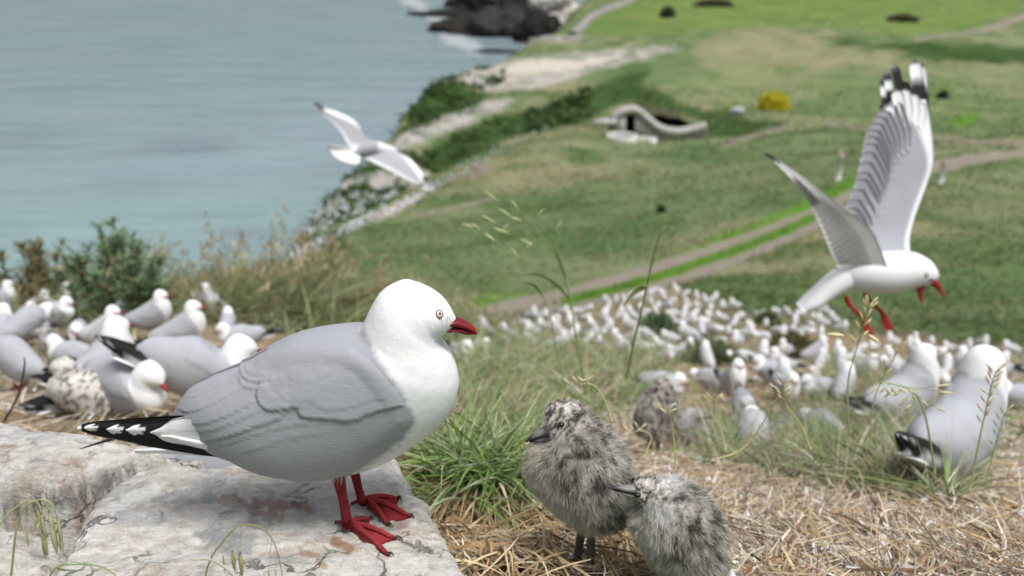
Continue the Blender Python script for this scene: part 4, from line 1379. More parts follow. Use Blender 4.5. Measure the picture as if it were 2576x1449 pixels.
def gull_pieces(ns, nt, move):
    """name -> list of (v, f, col, material) in the big gull's own place"""
    g0, g = gull_grid(ns, nt, move)
    col, X, Y = gull_colour(g0)
    nrm = outward(g)
    v, f = cap_grid(g)
    out = {'body': [(v, f, np.concatenate([col.reshape(-1, 3), col[0].mean(0)[None], col[-1].mean(0)[None]]), M_FEATHER_FAR)]}
    kk = out['body'][0][2]; kk[np.abs(kk - GREY).max(-1) < .05] = GREY * 1.2  # back grey lightened: the overexposure of these birds is put into the colour
    sd = poly_sd(X, Y, WINGP)
    h = laps_height(X, Y) * 1.3
    gw = g + nrm * ((.0025 + h) * sstep(-1, 14, sd) - .0015 * (1 - sstep(-2, 4, sd)))[..., None]
    out['wing'] = []
    for sgn in (-1, 1):
        keep = (sd > -8) & ((g0[..., 1] - GY) * sgn > -.004)
        used, ff = face_of(gw, keep)
        ff = np.concatenate([ff[:, [0, 1, 2]], ff[:, [0, 2, 3]]])
        out['wing'].append((gw.reshape(-1, 3)[used], ff, np.broadcast_to(GREY * 1.2, (len(used), 3)), M_FEATHER_FAR))  # wings carry the same lightened, overexposed grey as painted colour
    out['wing_tip'] = [tip_piece(12, 10, s) + (M_FEATHER_FAR,) for s in (-1, 1)]
    out['tail'] = [tail_piece() + (M_FEATHER_FAR,)]
    mv = move or (lambda a: a)

    def headpts(px, y=None):
        a = g3(px, y)
        if move is None: return a
        # carried with the face stations
        A = _gA.copy()
        ext = np.concatenate([a, A[len(a):]]) if len(a) < len(A) else a[:len(A)]
        ext[:len(a)] = a
        full = np.concatenate([a, A[len(a):]])
        save = move(full)
        return save[:len(a)]
    top = [(1128, 806), (1146, 800), (1176, 811), (1197, 829), (1200.5, 840)]; bot = [(1114, 818), (1134, 831), (1160, 838), (1184, 841.5), (1199, 841.5)]
    gb = loft(headpts(top), headpts(bot), np.array([18, 17, 13, 7, 2]) * PXM, (0, 1, 0), 10, 10)
    bv, bf = cap_grid(gb)
    out['bill'] = [(bv, bf, np.array([.30, .03, .025]) * np.ones((len(bv), 1)), M_HORN)]
    out['eye'] = []
    for sgn in (-1, 1):
        c = headpts([(1104, 790)])[0]; c = c + np.array([0, sgn * 50 * PXM, 0])
        a, b = np.meshgrid(np.linspace(0, math.pi, 6), np.linspace(0, 2 * math.pi, 9)[:-1], indexing='ij')
        sp = np.stack([np.sin(a) * np.cos(b), np.sin(a) * np.sin(b) * .6, np.cos(a)], -1) * .0034 + c
        ff = grid_faces(6, 8, True); ff = np.concatenate([ff[:, [0, 1, 2]], ff[:, [0, 2, 3]]])
        out['eye'].append((sp.reshape(-1, 3), ff, np.array([.10, .02, .02]) * np.ones((48, 1)), M_EYE))
    return out


def leg_piece(sgn):
    mx = Mix()
    y = GY + sgn * .022
    q = on_plane(np.array([862., 862, 868, 874]), np.array([1180., 1222, 1280, 1332]), y)
    q[-1, 2] = GBASE[2] + .004
    v, f = tube(q, [.0042, .0042, .0032, .0038], 8)
    mx.add(v, f, np.array([.33, .035, .035]))
    h = q[-1]
    e = [h + [.045, -.022, -.003], h + [.052, 0, -.003], h + [.045, .022, -.003]]
    for t in e:
        v, f = tube(np.array([h, (h + t) / 2, t]), [.0030, .0024, .0014], 6); mx.add(v, f, np.array([.34, .035, .035]))
    w = np.array([h, e[0], (e[0] + e[1]) / 2 - [.006, 0, 0], e[1], (e[1] + e[2]) / 2 - [.006, 0, 0], e[2]]); w2 = w - [0, 0, .001]
    mx.add(np.concatenate([w, w2]), np.array([[0, i, i + 1] for i in range(1, 5)] + [[6, i + 7, i + 6] for i in range(1, 5)] + [[i, i + 6, i + 1] for i in range(1, 5)] + [[i + 1, i + 6, i + 7] for i in range(1, 5)]), np.array([.36, .04, .04]))
    return mx.arrays()


def template(move, stand, name='gull', ns=64, nt=40):
    root = empty(name, (0, 0, 0))
    drop = np.array([0, 0, 0.0]) if stand else np.array([0, 0, .043])
    for nm, lst in gull_pieces(ns, nt, move).items():
        for (v, f, c, m) in lst:
            part(nm, v, f, root, c, m, origin=GBASE + drop)
    if stand:
        for s in (-1, 1):
            v, f, c = leg_piece(s)
            part('leg', v, f, root, c, M_SKIN, origin=GBASE)
    return root


POSES = {'rest': pose_move(0, 0, 0), 'alert': pose_move(.034, -.008, -.12), 'tall': pose_move(.050, -.004, -.2), 'down': pose_move(-.030, .020, .85), 'hunch': pose_move(-.018, -.012, .12), 'proud': pose_move(.074, -.030, -.60), 'level': pose_move(0, 0, -.5), 'tucked': pose_move(-.05, -.030, .25)}
TEMPL = {}
LIFE = []


def gull(pos, heading, pose, stand, label, group=None, scale=1.0, pitch=0.0, roll=0.0):
    key = (pose, stand)
    if key not in TEMPL:
        TEMPL[key] = template(POSES[pose], stand)
        o = TEMPL[key]
    else:
        o = copy_thing(TEMPL[key])
    o.location = Vector([float(a) for a in pos])
    o.rotation_euler = (roll, math.radians(pitch), math.radians(heading))
    o.scale = (scale,) * 3
    tag(o, label, 'gull', group)
    LIFE.append((pos[0], pos[1]))
    return o


LEFTG = 'gulls on the trampled ground at the left'
_left = [  # photo place of the base, heading (0 right, 90 away, 180 left, -90 towards us), pose, standing, label, scale
    (14, 806, 25, 'alert', True, 'white and grey gull cut by the left edge, before the grass', 1.0),
    (95, 806, 75, 'rest', False, 'gull sitting with its back to us at the foot of the brown tussock', 1.0),
    (152, 838, 8, 'hunch', True, 'hunched gull facing right between brown tussock and cropped grass', 1.0),
    (213, 797, 110, 'tall', False, 'small upright gull below the dark green shrub', .95),
    (266, 790, 150, 'rest', False, 'gull half hidden against the foot of the dark green shrub', .95),
    (306, 812, 70, 'tall', False, 'gull peering over a dry stalk under the dark shrub', .85),
    (6, 880, 95, 'alert', False, 'white necked gull at the left edge, leaning on a white backed gull', 1.0),
    (78, 872, 60, 'down', True, 'white backed gull bending down near the left edge', 1.0),
    (392, 850, 8, 'alert', True, 'gull standing in profile before the shrub, red bill to the right', 1.0),
    (470, 900, 15, 'alert', True, 'gull with red bill looking over the back of the black tailed gull', 1.0),
    (246, 1030, 62, 'tall', False, 'gull with long white neck turned away, behind the speckled fledgling', 1.2),
    (690, 985, -25, 'down', False, 'preening gull whose white domed head shows above the big gull\'s back', 1.05),
    (330, 1050, -30, 'hunch', False, 'white breasted gull sitting half turned towards us, by the rocks', 1.3),
    (52, 985, 150, 'down', True, 'gull twisting to preen at the left edge, spotted wing tip raised', 1.0),
    (203, 872, -70, 'rest', False, 'gull sitting by cropped grass tuft, bill towards us', .9),
    (196, 938, 170, 'rest', False, 'dark grey backed gull just behind the long necked one', .9),
    (545, 800, 20, 'rest', False, 'gull tucked deep in grass behind the black tailed gull', .9),
    (518, 782, 160, 'hunch', False, 'pale gull barely showing at the grass foot', .85),
    (610, 880, 200, 'rest', False, 'spotted wing gull behind the preening gull, before the grass', .9),
    (575, 842, 100, 'rest', False, 'small pale gull among grass stems left of the preening gull', .8)]
_h = hit([a[0] for a in _left], [a[1] for a in _left])
for a, p in zip(_left, _h):
    gull(p, a[2], a[3], a[4], a[5], LEFTG, a[6] * .68, 0 if a[4] else 12)
# the large one with its black wing tips cocked up, sitting just beyond the rocks
_p = hit([478], [1040])[0]
gull(_p + [0, 0, .03], 22, 'level', False, 'large sitting gull with black white-spotted wing tips cocked up to the left', LEFTG, .92, 34)
_p = hit([560], [1150])[0]
gull(np.array([on_level(570, 1200, -.70)[0] + .02, 1.16, -.74]), -8, 'hunch', False, 'grey gull body glimpsed in the gap between the rocks', LEFTG, .85)

RIGHTG = 'gulls of the colony slope at the right'
_right = [
    (2352, 1236, 44, 'proud', False, 'largest gull at the right, seen from behind with black spotted tail', 1.0, 31),
    (2240, 1080, 28, 'proud', False, 'gull with leaning white neck right behind the grass, beside the largest one', .95, 22),
    (1665, 1003, -25, 'hunch', False, 'white gull sitting above the two blurred chicks', 1.1, 0),
    (1838, 1012, -75, 'tall', True, 'slim upright gull facing us in the middle of the slope', 1.0, 0),
    (1795, 990, 140, 'down', False, 'white rumped gull bending away, left of the slim upright one', 1.0, 0),
    (1890, 1146, 80, 'down', False, 'white gull sitting low behind straw right of the blurred chicks', 1.05, 0),
    (1925, 975, 175, 'hunch', True, 'grey backed gull standing in profile, mid slope', 1.05, 0),
    (1970, 1010, -80, 'alert', False, 'broad white breasted gull facing us beside the grey backed one', 1.05, 0),
    (1866, 1062, -95, 'rest', False, 'white breasted gull sitting below the slim upright one', 1.05, 0),
    (2115, 1016, 60, 'alert', False, 'gull behind tall grass stems, left of the leaning necked one', 1.05, 0),
    (2062, 1010, 190, 'rest', False, 'gull nearly hidden in grass stems, facing left', 1.0, 0),
    (2050, 920, 15, 'alert', True, 'grey and white gull standing below the dark tuft', 1.0, 0),
    (2560, 1030, 170, 'rest', False, 'gull cut by the right edge behind the largest one', 1.0, 0),
    (2505, 960, 200, 'alert', False, 'gull with raised head just right of the largest gull\'s head', 1.0, 0),
    (2080, 1120, 120, 'down', False, 'white gull low in the green grass left of the spotted tail', .9, 0),
    (1975, 1110, 30, 'down', False, 'little patch of white gull behind straw stems', .8, 0),
    (1160, 918, -60, 'alert', False, 'white gull just behind the big gull\'s breast', 1.0, 0)]
_h = hit([a[0] for a in _right], [a[1] for a in _right])
for a, p in zip(_right, _h):
    gull(p, a[2], a[3], a[4], a[5], RIGHTG, a[6] * (1.10 if a[7] else .64), a[7] if a[7] else (0 if a[4] else 12))

# the fledgling: a young bird with speckled plumage and a dark bill
_fl = template(POSES['hunch'], False, 'young_gull')
for _c in _fl.children:
    _a = _c.data.attributes['Col'].data
    _n = len(_a)
    _col = np.empty(_n * 4, np.float32); _a.foreach_get('color', _col); _col = _col.reshape(-1, 4)
    _co = np.empty(_n * 3, np.float32); _c.data.vertices.foreach_get('co', _co); _co = _co.reshape(-1, 3)
    if _c.name.startswith('bill'): _col[:, :3] = (.035, .032, .032)
    elif _c.name.startswith('eye'): _col[:, :3] = (.01, .01, .01)
    elif not _c.name.startswith('wing_tip'):
        _m = fbm(_co * 110, 3)[:, None]
        _hd = sstep(.02, .10, _co[:, 0])[:, None]
        _col[:, :3] = np.array([.60, .585, .55]) + (np.array([.16, .145, .13]) - np.array([.60, .585, .55])) * (sstep(.52, .60, _m) * (1 - .8 * _hd))
    _a.foreach_set('color', _col.ravel())
_fl.location = Vector(hit([196], [1052])[0].tolist()); _fl.rotation_euler = (0, math.radians(-16), math.radians(186)); _fl.scale = (.72,) * 3
tag(_fl, 'speckled pale fledgling with dark bill, left of the long necked gull', 'gull')

# ---- the crowd: small whole-bird meshes
CROWD = []
for pose, stand in (('rest', False), ('alert', False), ('tall', True), ('down', False), ('hunch', False), ('alert', True)):
    mx = Mix()
    for nm, lst in gull_pieces(16, 12, POSES[pose]).items():
        if nm in ('eye', 'wing'): continue
        for (v, f, c, m) in lst: mx.add(v, f, c + (np.array([.54, .55, .575]) - c) * (nm == 'body') * (np.abs(c - GREY * 1.2).max(-1, keepdims=True) < .05) * .8)  # body grey lifted further: the crowd's overexposure painted into its feathers
    if stand:
        for s in (-1, 1): mx.add(*leg_piece(s))
    v, f, c = mx.arrays()
    CROWD.append(new_mesh('small_gull', v - GBASE - (0 if stand else np.array([0, 0, .043])), f, c, True, M_FEATHER_FAR))


def scatter_px(polys, n, mind, tries=60000, ybias=None):
    pts = np.empty((0, 2)); w = []
    allp = np.concatenate([np.array(q, float) for q in polys])
    lo, hi = allp.min(0), allp.max(0)
    out = []
    for _ in range(tries):
        q = lo + (hi - lo) * rng.random(2)
        if not any(in_poly(q[0:1], q[1:2], pp)[0] for pp in polys): continue
        md = mind(q)
        if any(abs(q[0] - r[0]) < md and abs(q[1] - r[1]) < md * .62 for r in out): continue
        out.append(q)
        if len(out) >= n: break
    return np.array(out)


COLONY = [[(1190, 862), (1330, 812), (1480, 782), (1560, 752), (1690, 732), (1780, 755), (1900, 800), (2080, 778), (2125, 838), (2060, 860), (1960, 880), (2050, 900), (2300, 866), (2450, 872), (2620, 905), (2620, 1010), (2480, 990), (2250, 960), (2120, 970), (2060, 980), (1950, 1000), (1800, 945), (1600, 905), (1450, 895), (1330, 880), (1200, 900)]]
_q = scatter_px(COLONY, 240, lambda q: 18 + max(0, (q[1] - 740)) * .13)
_h = hit(_q[:, 0], _q[:, 1])
CROWD_XY = []
for p in _h:
    if min((abs(p[0] - a) + abs(p[1] - b) for a, b in LIFE)) < .22: continue
    o = link('gull', random.choice(CROWD), None, p)
    o.rotation_euler = (0, 0, random.uniform(0, 2 * math.pi))
    s = random.uniform(.50, .62); o.scale = (s, s, s)
    _x, _y, _ = proj(p)
    for _lab, _grp, _ok in (('small gull in the strip behind the big gull\'s bill', 'gulls behind the big gull\'s bill', _x < 1480),
                            ('tiny gull at the top of the colony where it narrows towards the track', 'gulls at the top of the colony', _y < 812 and _x < 1960),
                            ('small gull of the crowd straight below the flying gull\'s tail and feet', 'gulls below the flying gull', 1960 <= _x < 2300),
                            ('small gull of the crowd above and right of the largest gull', 'gulls at the right end of the colony', _x >= 2300),
                            ('small gull in the thick middle of the colony, above the blurred chicks', 'gulls in the middle of the colony', True)):
        if _ok:
            tag(o, _lab, 'gull', _grp)
            break
    CROWD_XY.append((p[0], p[1]))

_q = scatter_px([[(-10, 765), (70, 770), (130, 800), (330, 800), (430, 812), (560, 806), (450, 870), (300, 905), (120, 880), (-10, 850)]], 13, lambda q: 44)
for p in hit(_q[:, 0], _q[:, 1]):
    if min((abs(p[0] - a) + abs(p[1] - b) for a, b in LIFE)) < .16: continue
    o = link('gull', random.choice(CROWD), None, p)
    o.rotation_euler = (0, 0, random.uniform(0, 2 * math.pi))
    s = random.uniform(.58, .68); o.scale = (s, s, s)
    tag(o, 'small gull in the left cluster before the cliff edge grass', 'gull', 'small gulls before the cliff edge grass')

# ---- far birds on the cliff tops: dots; the nearest singly, the rest as one flock
FARP = [[(1060, 482), (1140, 425), (1240, 375), (1330, 340), (1400, 306), (1400, 326), (1330, 352), (1260, 392), (1150, 450), (1090, 492)],
        BAREP[1], BAREP[0], BAREP[3], BAREP[4], DARKP[3]]
mx = Mix()
me = gull_pieces(7, 6, POSES['rest'])['body'][0]
_q = scatter_px(FARP[1:3], 560, lambda q: 4.2, 90000)
_q2 = scatter_px(FARP[3:] + FARP[:1], 330, lambda q: 8)
for p in hit(np.concatenate([_q[:, 0], _q2[:, 0]]), np.concatenate([_q[:, 1], _q2[:, 1]])):
    a = random.uniform(0, 6.28); c, s = math.cos(a), math.sin(a)
    v = (me[0] - GBASE - [0, 0, .043]) * random.uniform(1.05, 1.3)
    v = np.stack([v[:, 0] * c - v[:, 1] * s, v[:, 0] * s + v[:, 1] * c, v[:, 2]], -1)
    mx.add(v + p, me[1], me[2])
v, f, c = mx.arrays()
tag(link('gull_flock', new_mesh('gull_flock', v, f, c, True, M_FEATHER_FAR)), 'hundreds of gulls resting on the pale cliff top strips', kind='stuff')
# a few out on the far green
for X, Y in ((3046, 72), (3122, 68), (3105, 92), (3233, 90), (3538, 34)):
    p = hit([X * .6708], [Y * .6708])[0]
    o = link('gull', CROWD[0], None, p); o.scale = (2.2,) * 3; o.rotation_euler = (0, 0, random.uniform(0, 6))
    tag(o, 'white bird speck on the far bright green field', 'gull', 'birds on the far green field')
# ================================================================== birds in the air
def wing_sheet(lead, trail, ns, nc, thick, camber, colour, serr=0.0, nserr=20, tipc=None):
    """wing through leading / trailing edge points (X, Y, depth): closed shell with camber and feathered trailing edge"""
    L = np.array([P(a, b, c) for a, b, c in lead]); T = np.array([P(a, b, c) for a, b, c in trail])
    L = catmull(L, ns); T = catmull(T, ns)
    u = np.linspace(0, 1, ns)
    if serr:
        w = np.abs(((u * nserr) % 1) - .5) * 2
        T = T + (L - T) * (serr * w * (.3 + .7 * u))[:, None]
    s = np.linspace(0, 1, nc)
    g = L[:, None] + (T - L)[:, None] * s[None, :, None]
    nr = unit(np.cross(np.gradient(g, axis=0), np.gradient(g, axis=1)))
    nr = nr * np.where(nr[..., 1:2].mean() > 0, -1, 1)
    ch = np.linalg.norm(T - L, axis=1)[:, None]
    cam_ = camber * ch * (4 * s * (1 - s))[None]
    rel = .0012 * (np.abs(((u[:, None] * nserr + s[None] * 2.2) % 1) - .5) * 2 - .5) * sstep(.35, .6, s)[None] * np.ones((ns, 1))
    g = g + nr * (cam_ + rel)[..., None]
    th = thick * (1 - s)[None] ** .6 * (1 - .75 * u)[:, None] + .0006
    top = g + nr * (th / 2)[..., None]; bot = g - nr * (th / 2)[..., None]
    U, Sx = np.meshgrid(u, s, indexing='ij')
    c = colour(U, Sx)
    k = ns * nc
    f1 = grid_faces(ns, nc)
    rim = np.concatenate([np.arange(nc), nc * np.arange(1, ns) + nc - 1, (ns - 1) * nc + np.arange(nc - 2, -1, -1), nc * np.arange(ns - 2, 0, -1)]); r2 = np.roll(rim, -1)
    return np.concatenate([top.reshape(-1, 3), bot.reshape(-1, 3)]), np.concatenate([f1, f1[:, ::-1] + k, np.stack([rim, rim + k, r2 + k, r2], -1)]), np.concatenate([c.reshape(-1, 3)] * 2)


def quill3(a, b, w, col_fn, n=12, bow=0.0):
    """one long feather from a to b (world), flat blade with a rounded tip"""
    a = np.array(a); b = np.array(b)
    s = np.linspace(0, 1, n)
    d = unit(b - a); side = unit(np.cross(d, np.array([0, 1., .15])))
    ctr = a + (b - a) * s[:, None] + side * (bow * 4 * s * (1 - s))[:, None]
    hw = w * .5 * np.sqrt(np.clip(1 - np.clip((s - .86) / .14, 0, 1) ** 2, 0.02, 1)) * (.12 + .88 * np.minimum(1, s * 2.4))
    nr = unit(np.cross(side, d))
    m = 5; q = np.linspace(-1, 1, m)
    g = ctr[:, None] + side * (hw[:, None] * q[None])[..., None] + nr * (.0010 * (1 - q ** 2))[None, :, None]
    c = col_fn(s[:, None] * np.ones((1, m)), q[None] * np.ones((n, 1)))
    bk = g - nr * .0008
    f1 = grid_faces(n, m); k = n * m
    rim = np.concatenate([np.arange(m), m * np.arange(1, n) + m - 1, (n - 1) * m + np.arange(m - 2, -1, -1), m * np.arange(n - 2, 0, -1)]); r2 = np.roll(rim, -1)
    return np.concatenate([g.reshape(-1, 3), bk.reshape(-1, 3)]), np.concatenate([f1, f1[:, ::-1] + k, np.stack([rim, rim + k, r2 + k, r2], -1)]), np.concatenate([c.reshape(-1, 3)] * 2)


def lerp3(c, k, f):
    return c + (np.asarray(k) - c) * np.clip(f, 0, 1)[..., None]


def flying_right():
    D = 2.42
    st = [(2362, 692, 2340, 712, 10), (2357, 678, 2326, 716, 24), (2345, 660, 2312, 719, 34), (2326, 645, 2298, 722, 40), (2304, 636, 2284, 727, 44), (2278, 632, 2264, 733, 48), (2248, 632, 2240, 738, 52),
          (2214, 634, 2212, 740, 52), (2180, 638, 2184, 738, 48), (2150, 646, 2156, 734, 40), (2124, 656, 2132, 727, 30), (2104, 668, 2116, 718, 22)]
    y0 = float(P(2230, 685, D)[1])
    k = D / F_
    A, B = fit_sections([s[:2] for s in st], [s[2:4] for s in st], np.array([s[4] for s in st]) * k, y0)
    base = P(2230, 685, D)
    root = empty('red_billed_gull', base)
    tag(root, 'gull in flight at the right, wings raised, red bill wide open', 'gull', 'gulls in the air')
    g = loft(A, B, np.array([s[4] for s in st]) * k, (0, 1, 0), 60, 36)
    v, f = cap_grid(g)
    X, Y, _ = proj(v)
    c = WHT * np.ones((len(v), 1))
    c = lerp3(c, (.45, .40, .30), sstep(9, 4, np.hypot(X - 2327, Y - 664)) * .5)
    c = lerp3(c, (.06, .05, .05), sstep(7, 3, np.hypot((X - 2330) * .8, Y - 694)) * .9)
    part('body', v, f, root, c, M_FEATHER_FAR, origin=base)
    # tail fan, trailing down and back
    tt = on_plane(np.array([2128., 2095, 2060, 2030, 2006]), np.array([660., 682, 715, 745, 768]), y0); tb = on_plane(np.array([2150., 2128, 2092, 2058, 2030]), np.array([722., 730, 748, 768, 777]), y0)
    v, f = cap_grid(loft(tt, tb, np.array([30, 34, 36, 38, 30]) * k * 1.1, (0, 1, 0), 24, 18))
    part('tail', v, f, root, WHT * np.ones((len(v), 1)), M_FEATHER_FAR, origin=base)

    # far wing: upper side, grey with white wrist and black outer feathers
    lead = [(2288, 650, D + .03), (2286, 600, D + .05), (2301, 541, D + .055), (2329, 465, D + .06), (2346, 405, D + .06), (2343, 338, D + .06), (2335, 285, D + .06), (2328, 250, D + .06)]
    trail = [(2120, 660, D + .03), (2132, 575, D + .05), (2143, 521, D + .055), (2167, 450, D + .06), (2184, 380, D + .06), (2196, 330, D + .06), (2222, 285, D + .06), (2262, 255, D + .06)]
    G2 = GREY * 1.1

    def far_col(U, Sx):
        c = np.broadcast_to(G2, U.shape + (3,)).copy()
        c = lerp3(c, WHT, sstep(.10 + .42 * sstep(.50, .95, U), .04 + .26 * sstep(.50, .95, U), Sx))
        c = lerp3(c, G2 * .92, sstep(.45, .62, Sx) * (.5 + .5 * np.sin(U * 130)) * .5 * sstep(.3, .6, U))
        return c
    v, f, c = wing_sheet(lead, trail, 110, 26, .012, .04, far_col, .0, 22)
    w = part('wing', v, f, root, c, M_FEATHER_FAR, origin=base)
    w['label'] = 'raised far wing with grey upper side'
    dd = D + .06
    for i, (a, b, wd, wh) in enumerate([((2212, 345), (2221, 258), 15, 1), ((2232, 320), (2220, 188), 17, 1), ((2250, 300), (2229, 176), 19, 1), ((2278, 290), (2249, 160), 22, .4), ((2300, 290), (2272, 205), 26, 0), ((2320, 295), (2301, 151), 32, 2), ((2334, 330), (2320, 160), 17, 2)]):
        def cf(s, q, wh=wh):
            c = np.broadcast_to(BLK * 1.4, s.shape + (3,)).copy()
            if wh in (1, .4): c = lerp3(c, WHT, sstep(.90, .95, s))
            if wh == 1: c = lerp3(c, WHT, sstep(.09, .05, np.abs(s - .68)))
            if wh == 2: c = lerp3(c, WHT, sstep(.62, .66, s) * sstep(.95, .91, s))
            return c
        v, f, c = quill3(P(a[0], a[1], dd + .004 - .001 * i), P(b[0], b[1], dd + .012 - .001 * i), wd * dd / F_, cf)
        part('flight_feather', v, f, w, c, M_FEATHER_FAR, smooth=False, origin=base)
    for i, (a, b, wd) in enumerate([((2262, 336), (2240, 262), 30), ((2272, 322), (2256, 226), 30), ((2288, 318), (2275, 224), 30), ((2304, 318), (2296, 236), 30), ((2318, 326), (2314, 256), 30)]):
        v, f, c = quill3(P(a[0], a[1], dd - .008), P(b[0], b[1], dd - .006), wd * dd / F_, lambda s, q: lerp3(np.broadcast_to(WHT, s.shape + (3,)).copy(), G2 * 1.7, sstep(.6, .98, -q) * .45))
        part('flight_feather', v, f, w, c, M_FEATHER_FAR, smooth=False, origin=base)
    tq = catmull(np.array(trail, float), 60)
    for i, u in enumerate(np.linspace(.16, .95, 17)):          # free ends of the secondaries and inner primaries along the trailing edge
        q = tq[int(u * 59)]
        ln = 85 + 40 * u
        dx, dy = .62 - .30 * u, .79 + .15 * u
        dx, dy = dx / math.hypot(dx, dy), dy / math.hypot(dx, dy)
        v, f, c = quill3(P(q[0] + dx * ln, q[1] + dy * ln, q[2] - .011), P(q[0] - dx * 13, q[1] - dy * 13, q[2] - .003), (40 + 4 * u) * q[2] / F_,
                         lambda s, q_: lerp3(lerp3(np.broadcast_to(G2 * .98, s.shape + (3,)).copy(), G2 * .93, sstep(.2, .9, -q_) * sstep(.1, .5, s) * .35), WHT * .85, sstep(.86, .99, s) * .9), 9)
        part('flight_feather', v, f, w, c, M_FEATHER_FAR, smooth=False, origin=base)

    # near wing: under side, seen nearly edge on
    lead = [(2232, 672, D - .04), (2212, 622, D - .06), (2194, 582, D - .08), (2158, 548, D - .10), (2122, 521, D - .12), (2080, 490, D - .14), (2040, 460, D - .16), (1992, 425, D - .18), (1946, 396, D - .20)]
    trail = [(2106, 668, D - .04), (2092, 644, D - .06), (2080, 616, D - .08), (2066, 580, D - .10), (2050, 542, D - .12), (2036, 514, D - .14), (2016, 482, D - .16), (1982, 442, D - .18), (1942, 404, D - .20)]

    def near_col(U, Sx):
        c = np.broadcast_to(np.array([.50, .50, .51]), U.shape + (3,)).copy()
        c = lerp3(c, (.36, .355, .36), sstep(.30, .5, Sx) * sstep(.75, .4, U) * .5)
        c = lerp3(c, WHT * .98, sstep(.34, .22, Sx))
        c = lerp3(c, WHT * .9, sstep(.90, .97, Sx))
        c = lerp3(c, WHT * .95, sstep(.60, .68, U) * sstep(.55, .4, Sx))
        c = lerp3(c, (.09, .09, .10), sstep(.56, .62, U) * sstep(.86, .80, U) * sstep(.45, .58, Sx) * .9)
        c = lerp3(c, WHT * .9, sstep(.83, .87, U))
        return lerp3(c, (.16, .17, .17), sstep(.975, .99, U))
    v, f, c = wing_sheet(lead, trail, 90, 20, .014, -.06, near_col, .07, 20)
    w2 = part('wing', v, f, root, c, M_FEATHER_FAR, origin=base)
    w2['label'] = 'near wing showing its pale under side'
    v, f, c = quill3(P(1962, 410, D - .195), P(1924, 386, D - .205), 9 * D / F_, lambda s, q: np.broadcast_to(np.array([.12, .13, .12]), s.shape + (3,)).copy())
    part('flight_feather', v, f, w2, c, M_FEATHER_FAR, smooth=False, origin=base)

    # open bill
    RB = np.array([.27, .018, .02])
    for nm, pts, r in (('upper_mandible', [(2326, 699), (2346, 708), (2362, 724), (2376, 748)], [15, 11, 7, 1.5]), ('lower_mandible', [(2326, 701), (2317, 718), (2315, 740), (2320, 764)], [14, 10, 7, 1.5])):
        q = np.array([P(a, b, D - .005) for a, b in catmull(pts, 12)])
        v, f = tube(q, np.interp(np.linspace(0, 1, 12), np.linspace(0, 1, 4), r) * k, 10)
        part(nm, v, f, root, RB * np.ones((len(v), 1)), M_HORN, origin=base)
    # trailing legs
    for pts, dz in (([(2128, 745), (2134, 762), (2150, 780), (2168, 796)], -.02), ([(2176, 736), (2184, 752), (2202, 770), (2218, 784)], .02)):
        q = np.array([P(a, b, D + dz) for a, b in catmull(pts, 10)])
        v, f = tube(q, np.interp(np.linspace(0, 1, 10), [0, .25, .6, 1], [6.5, 7, 4.6, 6]) * k, 10)
        lg = part('leg', v, f, root, np.array([.28, .02, .022]) * np.ones((len(v), 1)), M_SKIN, origin=base)
        e = pts[-1]
        mx = Mix()
        for a, b in (((e[0] + 10, e[1] + 46)), ((e[0] + 22, e[1] + 48)), ((e[0] + 30, e[1] + 46))):
            tq = np.array([q[-1], (q[-1] + P(a, b, D + dz)) / 2, P(a, b, D + dz)])
            v, f = tube(tq, np.array([5, 4.5, 2.6]) * k, 8); mx.add(v, f, np.array([.30, .022, .022]))
        w_ = np.array([q[-1], P(e[0] + 10, e[1] + 42, D + dz), P(e[0] + 22, e[1] + 46, D + dz), P(e[0] + 29, e[1] + 44, D + dz)])
        w_ = np.concatenate([w_, w_ + np.array([0, .003, 0])])
        mx.add(w_, np.array([[0, 1, 2], [0, 2, 3], [4, 6, 5], [4, 7, 6], [1, 5, 6], [1, 6, 2], [2, 6, 7], [2, 7, 3]]), np.array([.28, .02, .02]))
        v, f, c = mx.arrays()
        part('foot', v, f, lg, c, M_SKIN, origin=base)
    q = P(2330, 693, D) - np.array([0, 44 * k, 0])
    a, b = np.meshgrid(np.linspace(0, math.pi, 7), np.linspace(0, 2 * math.pi, 11)[:-1], indexing='ij')
    sp = np.stack([np.sin(a) * np.cos(b) * 1.5, np.sin(a) * np.sin(b), np.cos(a) * .7], -1) * .0045 + q + np.array([0, .008, 0])
    part('eye', sp.reshape(-1, 3), grid_faces(7, 10, True), root, np.array([.02, .015, .015]) * np.ones((70, 1)), M_EYE, origin=base)


flying_right()


